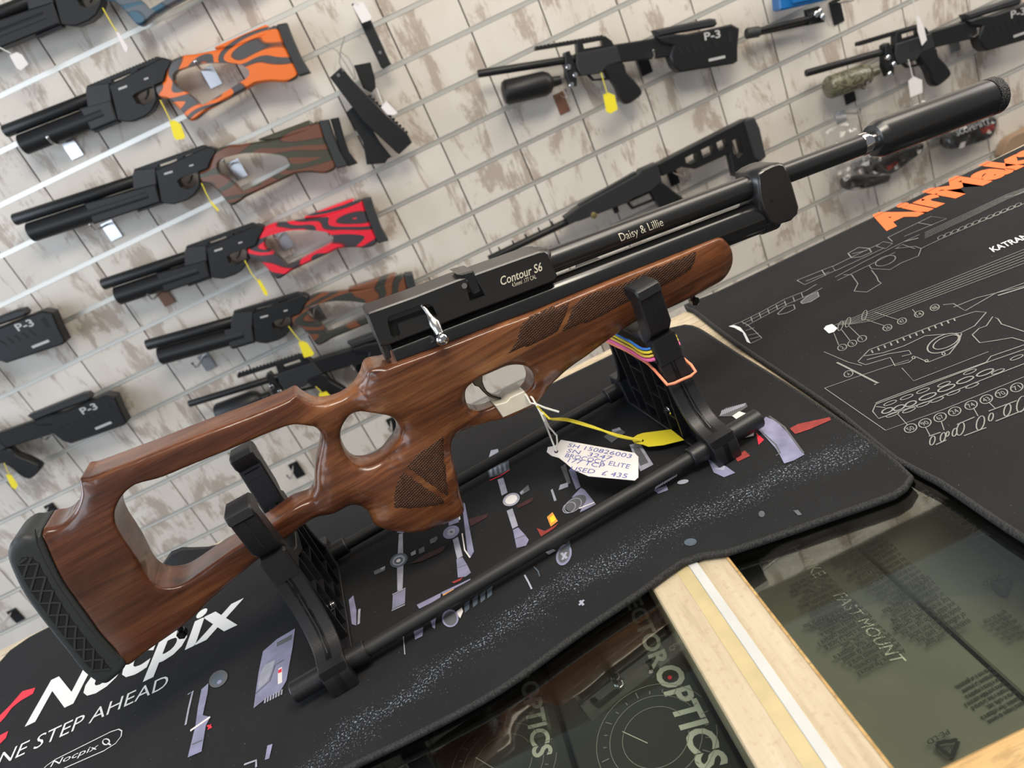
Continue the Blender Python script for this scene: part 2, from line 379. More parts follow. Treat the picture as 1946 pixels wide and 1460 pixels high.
prism('rear_board', [(-1.3, 0.468), (1.4, 0.468), (1.4, 0.8264), (-1.3, 0.7732)], 0.97, 1+TOP, M['palewood'], cnt, 0.002)
cbox('front_rail', (-1.3, 0.150, -0.06), (1.4, 0.2145, TOP-0.0001), M['pine'], 0.002)
cbox('glass_pane', (-1.3, 0.2145, TOP-0.005), (0.0275, 0.468, TOP), M['glass'])
cbox('glass_pane', (0.0835, 0.2145, TOP-0.005), (1.4, 0.468, TOP), M['glass'])
beam = cbox('divider_beam', (0.0275, 0.2145, -0.055), (0.0835, 0.468, TOP-0.0012), M['beam'], 0.0012)
M['foil'] = mat('white_sealing_strip', (0.60, 0.61, 0.60), 0.3, noise=0.18, nscale=35)
M['yelstrip'] = mat('aged_tape', (0.56, 0.46, 0.26), 0.45, noise=0.2, nscale=60)
cbox('sealing_strip', (0.0575, 0.2150, TOP-0.002), (0.0640, 0.4675, TOP-0.0001), M['foil'], 0.0004, beam)
cbox('tape_strip', (0.0480, 0.2150, TOP-0.002), (0.0574, 0.4675, TOP-0.0009), M['yelstrip'], 0.0, beam)
cbox('pine_edging', (0.0822, 0.2150, -0.05), (0.0838, 0.4675, TOP-0.0004), M['pine'], 0.0, beam)
cbox('display_shelf', (-1.3, 0.2145, -0.135), (1.4, 0.749, -0.125), M['carcass'])
cbox('back_panel', (-1.3, 0.750, -0.999), (1.4, 0.763, -0.031), M['carcass'])
cbox('front_panel', (-1.3, 0.160, -0.999), (1.4, 0.175, -0.061), M['carcass'])
for x in (-1.3, 1.385): cbox('side_panel', (x, 0.176, -0.999), (x+0.015, 0.749, -0.136), M['carcass'])

# ================================================================== MATS
def mat_fabric(name, speck):
    m, t = newmat(name, 0.8, spec=0.2); tc = t.n('TexCoord').outputs['Object']; fine = t.noise(tc, 1500, 2); mid = t.noise(tc, 14, 4)
    base = t.mix(mid, (0.010, 0.0105, 0.012), (0.021, 0.022, 0.025))
    lint = t.noise(tc, 700, 1); k = t.n('MapRange'); k.inputs[1].default_value = 0.755; k.inputs[2].default_value = 0.80; t.l(lint, k.inputs[0])
    base = t.mix(t.math('MULTIPLY', k.outputs[0], 0.5), base, (0.35, 0.35, 0.36))
    if speck:
        s = t.n('SeparateXYZ'); t.l(tc, s.inputs[0]); x, y = s.outputs[0], s.outputs[1]
        # printed powder streak: centre line y = a + bx + cx^2 + noise
        cx = t.math('ADD', t.math('ADD', t.math('MULTIPLY', x, 0.105), 0.4405), t.math('MULTIPLY', t.math('MULTIPLY', x, x), -0.60))
        w = t.noise(t.mapping(tc, (18, 40, 1)), 1.0, 4, 0.6)
        d = t.math('ABSOLUTE', t.math('ADD', t.math('SUBTRACT', y, cx), t.math('MULTIPLY', t.math('SUBTRACT', w, 0.5), 0.06)))
        band = t.n('MapRange'); band.inputs[1].default_value = 0.032; band.inputs[2].default_value = 0.004; t.l(d, band.inputs[0])
        wide = t.n('MapRange'); wide.inputs[1].default_value = 0.080; wide.inputs[2].default_value = 0.01; t.l(d, wide.inputs[0])
        dot = t.noise(tc, 620, 3, 0.75)
        th = t.math('SUBTRACT', 0.79, t.math('ADD', t.math('MULTIPLY', band.outputs[0], 0.165), t.math('MULTIPLY', wide.outputs[0], 0.07)))
        kk = t.math('MULTIPLY', t.math('SUBTRACT', dot, th), 9.0, clamp=True)
        lim = t.n('MapRange'); lim.inputs[1].default_value = -0.34; lim.inputs[2].default_value = -0.18; t.l(x, lim.inputs[0])
        base = t.mix(t.math('MULTIPLY', t.math('MULTIPLY', kk, lim.outputs[0]), 0.85), base, (0.42, 0.50, 0.62))
    t.l(base, t.b.inputs['Base Color']); t.bump(fine, 0.35, 0.0006); return m
M['matA'] = mat_fabric('printed_mat_fabric', True); M['matB'] = mat_fabric('black_mat_fabric', False)
def edge_mat():
    m, t = newmat('stitched_edge', 0.7); tc = t.n('TexCoord').outputs['Object']; a = t.noise(t.mapping(tc, (1, 1, 0.2)), 700, 2)
    t.l(t.ramp(a, [(0.35, (0.006, 0.006, 0.007)), (0.65, (0.028, 0.029, 0.031))]), t.b.inputs['Base Color']); t.bump(a, 0.9, 0.0015); return m
M['edge'] = edge_mat()
def make_mat(name, poly, m, label, lift):
    root = thing(name, label, 'mat'); poly = ccw(poly); P = [Vector((float(a), float(b))) for a, b in poly]; n = len(P); x0, y0 = poly.min(0); x1, y1 = poly.max(0)
    g = [(a, b) for a in np.arange(x0, x1, 0.012) for b in np.arange(y0, y1, 0.012)]; g = np.array(g); g = g[in_poly(g, offset(poly, 0.006))]
    r = delaunay_2d_cdt(P+[Vector((float(a), float(b))) for a, b in g], [(i, (i+1) % n) for i in range(n)], [], 0, 1e-6)
    V2 = np.array([(v.x, v.y) for v in r[0]]); T = [tuple(f) for f in r[2]]; c = np.array([V2[list(t)].mean(0) for t in T]); ok = in_poly(c, poly)
    T = [(t if area2(V2[list(t)]) > 0 else t[::-1]) for t, k in zip(T, ok) if k]
    zt = np.array([lift(a, b) for a, b in V2]); N = len(V2)
    V = [(a, b, z) for (a, b), z in zip(V2, zt)]+[(a, b, z-0.0042) for (a, b), z in zip(V2, zt)]
    Fc = T+[tuple(i+N for i in t[::-1]) for t in T]
    for i in range(n):
        j = (i+1) % n; Fc.append((i, i+N, j+N, j))
    link('mat_sheet', mesh('mat_sheet', V, Fc), m, root, 40)
    e = MB(); ep = [(a, b, lift(a, b)-0.0017) for a, b in offset(poly, 0.0015)]; e.tube(ep, 0.0024, 8, True); e.build('stitched_edge', M['edge'], root, 60)
    return root
fe = [(1735, 905), (1722, 925), (1700, 940), (1600, 975), (1500, 1010), (1440, 1030), (1380, 1050), (1335, 1056), (1300, 1068), (1240, 1110), (1100, 1203), (950, 1310), (800, 1392), (660, 1460)]
pa = [tuple(onz(*p)[:2]) for p in fe]+[(-0.30, 0.368), (-0.45, 0.367), (-0.60, 0.37), (-0.635, 0.38), (-0.648, 0.40), (-0.648, 0.55), (-0.648, 0.74), (-0.642, 0.762), (-0.622, 0.772)]
pa += [(x, 0.774) for x in np.linspace(-0.58, 0.17, 16)]+[(0.192, 0.772), (0.210, 0.760), (0.2165, 0.735), (0.218, 0.65), (0.221, 0.55), (0.221, 0.45), (0.219, 0.405)]
pa = smooth_loop(pa, 0.012)
liftA = lambda x, y: 0.0+0.020*math.exp(-((x+0.425)/0.025)**2)*max(0, (y-0.735)/0.04)**2+0.0035*math.exp(-((x-0.045)/0.02)**2)*max(0, (0.42-y)/0.04)
mat1 = make_mat('printed_mat', pa, M['matA'], 'black printed counter mat with optics artwork under the wooden rifle', liftA)
le = [(1300, 580), (1316, 590), (1389, 646), (1480, 708), (1585, 780), (1700, 873), (1777, 913), (1946, 1025)]
pb = [tuple(onz(*p)[:2]) for p in le]; xl = pb[-1][0]
pb += [(xl+0.006, 0.25), (xl+0.03, 0.232), (0.9, 0.232), (1.2, 0.24), (1.2, 0.797), (0.9, 0.797), (0.6, 0.799), (0.4, 0.803), (0.27, 0.8045)]
pb = smooth_loop(pb, 0.012)
liftB = lambda x, y: 0.0
mat2 = make_mat('line_drawing_mat', pb, M['matB'], 'black counter mat with orange lettering and white exploded rifle drawing', liftB)

# ================================================================== THE AIR RIFLE ON THE STAND (local x = along rifle, y = depth, z = up)
rifle = thing('air_rifle', 'wooden thumbhole stock air rifle with black silencer resting on the stand', 'rifle', tuple(nv*N0), TH)
def local(P): P = np.asarray(P, float); return np.array([P@dv, P@nv-N0, P[2]])
def seg_dist(P, loops, rads):
    """distance of points to all boundary segments and interpolated radius there"""
    best = np.full(len(P), 1e9); rr = np.zeros(len(P))
    for L, R in zip(loops, rads):
        for i in range(len(L)):
            a = L[i]; b = L[(i+1) % len(L)]; ab = b-a; q = ab@ab+1e-15
            t = np.clip(((P-a)@ab)/q, 0, 1); d = np.hypot(*(P-(a+t[:, None]*ab)).T); k = d < best
            best[k] = d[k]; rr[k] = R[i]*(1-t[k])+R[(i+1) % len(L)]*t[k]
    return best, rr
class Inflated:
    def __init__(s, outer, holes, ro, rh, Tf): s.loops = [outer]+holes; s.R = [ro]+rh; s.Tf = Tf
    def h(s, P):
        P = np.asarray(P, float); d, r = seg_dist(P, s.loops, s.R); T = s.Tf(P); rp = np.minimum(r, T*0.985)
        u = np.clip(d/np.maximum(r, 1e-5), 0, 1); return (T-rp)+rp*np.sqrt(np.maximum(0, 1-(1-u)**2))
    def hs(s, Q):
        out = []
        for q in Q:
            d = ((s.P2-q)**2).sum(1); i = np.argpartition(d, 5)[:5]; w = 1/(d[i]+1e-9); out.append((w*s.hv[i]).sum()/w.sum())
        return np.array(out)
    def mesh(s, name, grid, smooth=0):
        pts = []; E = []
        for L in s.loops:
            b = len(pts); n = len(L); pts += [tuple(q) for q in L]; E += [(b+i, b+(i+1) % n) for i in range(n)]
        nb = len(pts); extra = []
        for li, (L, R) in enumerate(zip(s.loops, s.R)):
            t = np.roll(L, -1, 0)-np.roll(L, 1, 0); t /= np.linalg.norm(t, axis=1)[:, None]+1e-12; nrm = np.c_[-t[:, 1], t[:, 0]]
            if (area2(L) > 0) != (li == 0): nrm = -nrm
            for f in (0.1, 0.25, 0.45, 0.7, 1.0):
                q = L+nrm*(R*f)[:, None]; d, _ = seg_dist(q, s.loops, s.R); k = (d > R*f*0.93) & (R*f > 0.0004); extra += [tuple(a) for a in q[k]]
        x0, y0 = s.loops[0].min(0); x1, y1 = s.loops[0].max(0)
        g = np.array([(a, b) for a in np.arange(x0, x1, grid) for b in np.arange(y0, y1, grid)]); ins = in_poly(g, s.loops[0])
        for L in s.loops[1:]: ins &= ~in_poly(g, L)
        g = g[ins]; d, _ = seg_dist(g, s.loops, s.R); g = g[d > 0.0022]; extra += [tuple(a) for a in g]
        ex = np.array(extra); ins = in_poly(ex, s.loops[0])
        for L in s.loops[1:]: ins &= ~in_poly(ex, L)
        ex = ex[ins]; P = pts+[tuple(a) for a in ex]
        r = delaunay_2d_cdt([Vector((float(a), float(b))) for a, b in P], E, [], 0, 1e-4)
        V2 = np.array([(v.x, v.y) for v in r[0]]); T = [tuple(f) for f in r[2]]; c = np.array([V2[list(t)].mean(0) for t in T]); ok = in_poly(c, s.loops[0])
        for L in s.loops[1:]: ok &= ~in_poly(c, L)
        T = [(t if area2(V2[list(t)]) > 0 else t[::-1]) for t, k in zip(T, ok) if k]
        h = s.h(V2); N = len(V2)
        if smooth:
            e = np.array([(t[i], t[(i+1) % 3]) for t in T for i in range(3)]); e = np.r_[e, e[:, ::-1]]; deg = np.bincount(e[:, 0], minlength=N)
            d, r_ = seg_dist(V2, s.loops, s.R); free = np.clip((d-0.0012)/0.002, 0, 1)*np.clip((d-r_*0.25)/(r_*0.3+1e-5), 0, 1)
            for _ in range(smooth):
                av = np.bincount(e[:, 0], weights=h[e[:, 1]], minlength=N)/np.maximum(deg, 1); h = h+(av-h)*0.6*free
        s.P2, s.hv = V2, h
        V = [(a, -b, c_) for (a, c_), b in zip(V2, h)]+[(a, b, c_) for (a, c_), b in zip(V2, h)]
        Fc = list(T)+[tuple(i+N for i in t[::-1]) for t in T]
        cnt_ = {}
        for t in T:
            for i in range(3): cnt_[(t[i], t[(i+1) % 3])] = 1
        for (a, b) in cnt_:
            if (b, a) not in cnt_: Fc.append((b, a, a+N, b+N))
        return mesh(name, V, Fc)
# outline of the stock: pixel, edge radius, depth of the traced edge
O = [(85,998,.006),(107,990,.006),(126,979,.007),(143,963,.008),(154,948,.008),(161,926,.008),(161,907,.007),(161,891,.005),(176,885,.005),(202,876.5,.005),(274,849.5,.005),(387,805,.005),(479,771,.005),(548,743,.005),(562,739,.005),
 (572,746,.008),(585,753.5,.010),(605,758.5,.012),(629,754.5,.012),(653,744,.012),(673.5,726,.012),(686.5,710,.010),(692,697,.006),(697,691,.004),(712.5,687,.004),(733,684,.004),
 (750,677.6,.003),(829,649.6,.003),(913,617,.003),(1006,583,.003),(1098.6,544.5,.003),(1197,506,.003),(1271,477,.003),(1345,448,.004),(1355,447,.008),(1366,453,.013),(1377,463,.015),(1384,475,.017),(1386.4,491.5,.018),(1383,507,.018),(1376,520,.018),(1365,533,.018),(1345,544.5,.018),(1325.5,554.4,.018),(1264,584,.018),(1222,600,.018),(1191,614,.018),
 (1158,637,.018),(1123,661.7,.017),(1086,688.8,.014),(1061.6,707,.012),(1044,724.5,.010),(1032,740.6,.008),(1022,755,.007),(1010,768,.006),(985,780,.006),(956,792,.006),(913,803,.007),(884,811,.008),(866,820,.010),(857,830,.011),(854.5,845,.012),(856,864,.013),(863.5,895,.013),(871,931,.013),(877.5,953,.012),(874,964,.010),(855.7,975.7,.009),(819,988.7,.009),(780,995.7,.010),(744,994.4,.011),(722,991,.012),(707,985,.012),(702,977,.013),(698,966,.013),(689,956,.013),(676,951,.013),(660.5,952,.012),(634.5,965,.010),(598,987,.008),(572,1004,.007),(553,1018,.006),(485,1070,.006),(436,1110,.006),(400,1141,.006),(346.5,1188.6,.006),(283.5,1231,.006),(241,1259.5,.006),
 (220,1237,.0015),(192,1206,.0015),(167,1171,.0015),(142,1137,.0015),(120,1105,.0015),(101,1067,.0015),(86,1032,.0015),(81,1012,.0015)]
def trace(L, n=0.0): return np.array([sz(p[0], p[1], n) for p in L]), np.array([p[2] for p in L])
iN = [i for i, p in enumerate(O) if p[:2] == (241, 1259.5)][0]; iB = [i for i, p in enumerate(O) if p[:2] == (598, 987)][0]
def depth_of(i):
    if i == 0: return -0.010
    if i == 1: return -0.005
    if i == len(O)-1: return -0.015
    return -0.019 if i > iN else (-0.012 if i >= iB else (0.007 if 8 <= i <= 13 else 0.0))
Po = np.array([sz(p[0], p[1], depth_of(i)) for i, p in enumerate(O)]); Ro = np.array([p[2] for p in O])
# keep the butt joint on the near face plane
outer, ro = smooth_loop(Po, 0.0026, True, Ro)
HB = [(260,919,.0012),(242,931,.0012),(228,948,.0012),(219,969,.0012),(219,990,.0012),(229.4,1013,.0012),(248,1040.7,.0012),(263,1065,.0012),(275.7,1090,.0012),(288,1107,.0012),(303.4,1116,.0012),(325,1118,.0012),(349.6,1111.6,.0014),(374,1096,.002),(417.5,1065.4,.002),(460.6,1037.6,.002),(528.5,992,.002),(556,971,.004)]
HB2 = [(575,951,.008),(589,936,.010),(597,920,.011),(598,900,.011),(599,880,.012),(604,856,.012),(608.5,833,.012),(608,818,.010),(600.7,806.5,.008),(590,800,.005),(572,797.4,.003),(554,800,.002),(525,812.6,.002),(448,847.5,.002),(371,879.5,.002),(309.6,905.5,.002),(276,915,.0014)]
a1, r1 = trace(HB, -0.017); a2, r2 = trace(HB2, 0.0); a2[-7:] = [sz(p[0], p[1], q) for p, q in zip(HB2[-7:], (-.002, -.007, -.011, -.014, -.015, -.016, -.017))]; a2[0] = sz(575, 951, -.008)
h1, rh1 = smooth_loop(np.r_[a1, a2], 0.0026, True, np.r_[r1, r2])
HT = [(676,779),(691.7,775.5),(720,776.6),(736,782),(746,791),(754,806.5),(751.6,822),(738.6,840),(725.6,856),(712.5,866),(691.7,871.6),(676,870),(663,861),(652.7,845.6),(647,827),(647.5,811.7),(655,796),(665.7,784)]
HTr = [.010,.008,.006,.009,.012,.014,.015,.016,.016,.016,.016,.016,.014,.012,.012,.012,.012,.012]
a3, r3 = trace([(p[0], p[1], q) for p, q in zip(HT, HTr)]); h2, rh2 = smooth_loop(a3, 0.0024, True, r3)
HG = [(882.5,732,.005),(889.5,723,.004),(903.5,711,.003),(924,702,.003),(954.7,690,.003),(978,687.6,.003),(996.6,692.7,.003),(1009,706.7,.003),(1012,723,.004),(1007,737,.004),(995,748,.004),(965,760,.004),(945,769,.004),(924,778,.004),(903.5,780,.005),(889,771,.006),(882.5,754,.006),(881.6,741.6,.006)]
a4, r4 = trace(HG, -0.008); h3, rh3 = smooth_loop(a4, 0.0024, True, r4)
TC = [(120,1050,.0205),(150,1100,.0205),(230,1180,.0205),(340,1150,.0185),(200,960,.0205),(200,900,.020),(380,835,.019),(540,775,.0185),(590,775,.0175),(640,770,.0165),(670,750,.016),(630,830,.0165),(620,890,.018),(420,1090,.0165),(500,1035,.015),(580,965,.016),(640,930,.0185),(700,910,.021),(760,870,.020),(770,960,.024),(830,900,.023),(860,960,.020),(790,800,.0185),(830,780,.018),(860,770,.017),(930,792,.0095),(890,800,.012),(1000,765,.0105),(1015,745,.013),(720,720,.0235),(800,690,.0235),(800,745,.021),(900,650,.0235),(900,695,.0225),(1000,610,.0235),(1000,660,.0215),(1060,690,.017),(1100,580,.0235),(1100,640,.0205),(1250,520,.0225),(1250,570,.0205),(1350,490,.0205),(1370,500,.0175)]
tp = np.array([sz(a, b) for a, b, _ in TC]); tv = np.array([c for *_, c in TC])
ra, rb = sz(735, 682), sz(690, 777)          # ridge where the wrist steps up to the action
def Tf(P):
    d = ((P[:, None, :]-tp[None])**2).sum(2); w = 1/(d+6e-5)**2; T = (w*tv).sum(1)/w.sum(1)
    e = rb-ra; L = np.hypot(*e); e = e/L; q = P-ra; along = q@e; side = q[:, 0]*(-e[1])+q[:, 1]*e[0]   # + towards muzzle
    k = np.clip((side+0.002)/0.004, 0, 1); k = k*k*(3-2*k); win = np.clip(1-np.maximum(along-L, 0)/0.02, 0, 1)*np.clip(1-np.abs(side)/0.035, 0, 1)
    return T+win*np.where(side < 0, -0.0028*(1-k), 0.0012*k)
stk = Inflated(outer, [h1, h2, h3], ro, [rh1, rh2, rh3], Tf)
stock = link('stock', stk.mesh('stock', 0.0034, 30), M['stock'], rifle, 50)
def refine(o, vox, it):
    r_ = o.modifiers.new('remesh', 'REMESH'); r_.mode = 'VOXEL'; r_.voxel_size = vox; r_.use_smooth_shade = True
    s_ = o.modifiers.new('smooth', 'SMOOTH'); s_.factor = 0.5; s_.iterations = it
refine(stock, 0.0011, 14)
def panel(name, px, m, lift=0.0007, n=-0.02, parent=stock, step=0.006):
    L = np.array([sz(a, b, n) for a, b in px]); L = ccw(L); E = [(i, (i+1) % len(L)) for i in range(len(L))]
    # resample edges
    R = []
    for i in range(len(L)):
        a, b = L[i], L[(i+1) % len(L)]; k = max(1, int(np.hypot(*(b-a))/0.004)); R += [a+(b-a)*j/k for j in range(k)]
    L = np.array(R); x0, y0 = L.min(0); x1, y1 = L.max(0)
    g = np.array([(a, b) for a in np.arange(x0, x1, 0.003) for b in np.arange(y0, y1, 0.003)]); g = g[in_poly(g, offset(L, 0.001))]
    P = [Vector((float(a), float(b))) for a, b in L]+[Vector((float(a), float(b))) for a, b in g]; nL = len(L)
    r = delaunay_2d_cdt(P, [(i, (i+1) % nL) for i in range(nL)], [], 0, 1e-5); V2 = np.array([(v.x, v.y) for v in r[0]]); T = [tuple(f) for f in r[2]]
    c = np.array([V2[list(t)].mean(0) for t in T]); ok = in_poly(c, L); T = [(t if area2(V2[list(t)]) > 0 else t[::-1]) for t, k in zip(T, ok) if k]
    h = stk.hs(V2); ed = seg_dist(V2, [L], [np.zeros(len(L))])[0]
    h = h+np.where(ed > 1e-5, lift, -0.0004)
    return link(name, mesh(name, [(a, -q, b) for (a, b), q in zip(V2, h)], T), m, parent, 60)
panel('checkering', [(958,675),(970,661),(979,646.7),(983,632),(985,622),(992,610),(1003.5,601.4),(1045,583),(1090,564),(1082,576),(1077.5,589),(1074,600),(1069,609.7),(1063,622),(1055,634),(1035,645),(1012,655),(985,664)], M['checker'])
panel('checkering', [(1057,634),(1066,626),(1072,615),(1077.5,601.4),(1083,585),(1092,572.7),(1110,558),(1145,548),(1184,535.7),(1246,505),(1295,488),(1345,463.7),(1332,474),(1324,482),(1320,498),(1312,511),(1303,520),(1291,527),(1258,544),(1188.5,576.8),(1143,601.4),(1086,624)], M['checker'])
panel('checkering', [(771,890),(793,866),(824.4,845.6),(846.6,831),(848,874),(851.8,913),(858,950),(836,936),(814,920)], M['checker'], n=-0.022)
panel('checkering', [(768.5,897.6),(760,907),(754,918.4),(750,930),(748.5,942),(748,967),(793,966.5),(829.6,962.6),(855,956.5),(833,941),(811.4,926)], M['checker'], n=-0.022)
# recoil pad
PD = [(85,998),(66,1006),(45,1014),(31,1022),(19,1033),(14.5,1050),(19,1070),(41,1118),(68,1159),(94,1193),(126,1233),(157,1272),(180,1291),(192,1299.5),(205,1297),(241,1259.5),(220,1237),(192,1206),(167,1171),(142,1137),(120,1105),(101,1067),(86,1032),(81,1012)]
pp = np.array([sz(a, b, -0.010 if i == 0 else -0.010 if i == 1 else -0.015 if i == len(PD)-1 else -0.019 if i >= 16 else -0.0165) for i, (a, b) in enumerate(PD)]); rp_ = np.array([.005]*15+[.001]*9); po, rpo = smooth_loop(pp, 0.004, True, rp_)
padI = Inflated(po, [], rpo, [], lambda P: np.full(len(P), 0.0210)); pad = link('recoil_pad', padI.mesh('recoil_pad', 0.006), M['rubber'], rifle, 50); refine(pad, 0.0012, 8)
lat = [((42,1060),(60,1060)),((33,1073),(68,1073)),((45,1098),(82,1098)),((59,1122),(96,1124)),((76,1145),(110,1147)),((92,1168),(124,1170)),((108,1190),(140,1192)),((125,1212),(156,1214)),((143,1234),(173,1235)),((160,1255),(190,1255)),((176,1273),(205,1273))]
left = [np.array(sz(a[0]-1, a[1]+1, -.021)) for a, b in lat[1:]]; right = [np.array(sz(b[0]+5, b[1]-2, -.021)) for a, b in lat[1:]]
top = [np.array(sz(42, 1059, -.021)), np.array(sz(60, 1060, -.021))]
poly = [top[0]]+left+right[::-1]+[top[1]]
V, Fc = prism_data(ccw(poly), -0.02125, -0.0190); link('vent_recess', mesh('vent_recess', [(a, z, b) for a, b, z in V], [f[::-1] for f in Fc]), M['void'], pad)
def barseg(a, b, w, y0, y1):
    a, b = np.array(a), np.array(b); t = (b-a)/np.hypot(*(b-a)); q = np.array([-t[1], t[0]])*w
    V, Fc = prism_data(ccw([a-q, b-q, b+q, a+q]), y0, y1); return [(p[0], p[2], p[1]) for p in V], [f[::-1] for f in Fc]
lc = [top[0]]+left; rc = [top[1]]+right; mid = [(a+b)/2 for a, b in zip(lc, rc)]
for i in range(len(lc)-1):
    for a, b in ((rc[i], mid[i+1]), (mid[i], lc[i+1])):
        mb = MB(); mb.add(*barseg(a, b, 0.00075, -0.0219, -0.0205)); mb.build('rib', M['rubber'], pad, None)
for i in range(1, len(lc)):
    mb = MB(); mb.add(*barseg(lc[i], rc[i], 0.0006, -0.0218, -0.0205)); mb.build('rib', M['rubber'], pad, None)
sp = np.array([sz(a, b, -.021) for a, b in [(66,1006),(70,1035),(90,1078),(112,1118),(135,1150),(160,1184),(188,1217),(226,1253)]])
mb = MB(); mb.tube([(a, -0.0210, b) for a, b in smooth_loop(sp, 0.006, False)], 0.0006, 6); mb.build('moulding_line', M['rubber'], pad)
# barrel, cylinder, silencer share one direction
A0 = np.array([0.1567, 0.0, 0.0]); base = [local(onpl(x, y, nv*N0, nv)) for x, y in ((1049.5,496),(1430.5,352),(1492,329.5),(1886,183.5))]
bs = np.array([[b[0], b[2]] for b in base]); k = np.polyfit(bs[:, 0], bs[:, 1], 1)
def ax(s, dz=0.0): return (s, 0.0, k[0]*s+k[1]+dz)
def rad(pt, pb_): a, b = sz(*pt), sz(*pb_); t = np.array([1, k[0]])/math.hypot(1, k[0]); q = b-a; return abs(q[0]*t[1]-q[1]*t[0])/2
rB = 0.5*(rad((1042,475.5),(1057,517))+rad((1422,330),(1439,374))); rT = rad((1424,385),(1441,445)); rN = 0.0090; rS = 0.5*(rad((1650,230),(1670,296))+rad((1874,150),(1885,218)))
sR = sz(1040, 500)[0]-0.03; sF = sz(1452, 345)[0]
lathe(ax(sR), ax(sF), [(0, rB), (sF-sR, rB)], 'barrel_shroud', M['black'], rifle)
c1 = sz(1432.5, 415); dT = c1[1]-(k[0]*c1[0]+k[1]); s0 = sz(742, 665)[0]; s1 = c1[0]+0.02
lathe(ax(s0, dT), ax(s1, dT), [(0, rT), (s1-s0, rT)], 'air_cylinder', M['blackgloss'], rifle, 64)
kr = mat('knurled_black', (0.012, 0.012, 0.013), 0.4); 
def knurl(m):
    t = NT(m); tc = t.n('TexCoord').outputs['Object']; a = t.noise(tc, 1200, 0); t.bump(a, 1.0, 0.002)
knurl(kr); M['knurl'] = kr
sK = sz(1437, 410)[0]; lathe(ax(sK, dT), ax(sK+0.02, dT), [(0, rT+.0002), (0.0008, rT+.0012), (0.014, rT+.0012), (0.0148, rT)], 'knurled_collar', M['knurl'], rifle, 64)
s2 = sz(1478, 335)[0]; s3 = sz(1640, 270)[0]
lathe(ax(s2-.02), ax(s3), [(0, rN), (s3-s2+.02, rN)], 'muzzle_barrel', M['black'], rifle)
lathe(ax(s3-.004), ax(s3+.02), [(0, rN+.0003), (0.002, rN+.0009), (0.006, rN+.0009), (0.007, rN-.0006), (0.0155, rN-.0006), (0.016, rN+.001), (0.019, rN+.001)], 'threaded_adapter', M['chrome'], rifle)
s4 = sz(1655, 263)[0]; s5 = sz(1892, 181)[0]
lathe(ax(s4), ax(s5), [(0, .011), (0.001, .0135), (0.007, rS-.0005), (0.009, rS), (s5-s4-.011, rS)], 'silencer', M['black'], rifle, 64)
lathe(ax(s5-.011), ax(s5), [(0, rS), (0.0005, rS+.0003), (0.0095, rS+.0003), (0.011, rS-.001), (0.011, .006), (0.004, .005)], 'silencer_end_cap', M['knurl'], rifle, 64)
# front block joining both tubes
fb = [(1432,330),(1445,320),(1462,312),(1474,308.6),(1483,310.5),(1490,322),(1500,348),(1513,393),(1511,406),(1498,419),(1467,428.5),(1455,424),(1442,396),(1436,376),(1434,352)]
fp = np.array([sz(a, b, -0.012) for a, b in fb])
prism('front_block', fp, -0.0172, 0.0172, M['black'], rifle, 0.0022, axis='y', smooth=50)
q = sz(1466, 382, -0.0172); lathe((q[0], -0.0176, q[1]), (q[0], -0.017, q[1]), [(0, 0.0014), (0.0006, 0.0014)], 'grub_screw', M['void'], rifle, 16)
# receiver
rc_ = [(697,599),(701,594),(786,564),(866,533),(902,521),(990.6,489.5),(1024,478),(1036,477),(1043,482),(1051,502),(1059,524),(1057.7,530),(1052,535),(990.6,559),(890,597),(840,617),(737,657),(722,659),(712,637)]
rpz = np.array([sz(a, b, -0.0165) for a, b in rc_])
port = np.array([sz(a, b, -0.0165) for a, b in [(889,552),(886,543),(903,536),(909,541),(920.5,562),(894.5,572)]])
slot = np.array([sz(a, b, -0.0165) for a, b in [(738,606),(741,602),(800,581),(815,580),(822,584),(829,600),(820,604),(808,597),(756,615),(754,619),(759,632),(757,639),(750,642),(744,636),(739,616)]])
recv = prism('receiver', rpz, -0.0168, 0.0168, M['black'], rifle, 0.0012, axis='y', holes=[port, slot], smooth=40)
rt = np.array([sz(a, b, 0.0) for a, b in [(703,589),(786,558),(866,527),(902,514.5),(990.6,483),(1022,472),(1033,471),(1041,478),(1040,500),(890,560),(712,625)]])
prism('receiver_top', rt, -0.0125, 0.0125, M['black'], recv, 0.0045, axis='y', smooth=60)
V, Fc = prism_data(ccw(offset(ccw(rpz), 0.003)), -0.0120, 0.0120); link('action_core', mesh('action_core', [(a, z, b) for a, b, z in V], [f[::-1] for f in Fc]), M['void'], recv)
rbk = np.array([sz(a, b, -0.014) for a, b in [(722,655),(733,684.5),(744,680),(738,655)]]); prism('rear_block', rbk, -0.0145, 0.0145, M['black'], recv, 0.0008, axis='y')
# magazine with raised tab in the loading port
mg = np.array([sz(a, b, -0.0165) for a, b in [(869,522),(898,514),(902,519),(909,537),(915,552),(900,560),(892,551),(884,531)]]); prism('magazine', mg, -0.0174, 0.012, M['blackgloss'], rifle, 0.0012, axis='y')
q = sz(882, 543, -.0165); lathe((q[0], -0.0176, q[1]), (q[0], -0.010, q[1]), [(0, .0022), (0.006, .0022)], 'magazine_pin', M['steel'], rifle, 16)
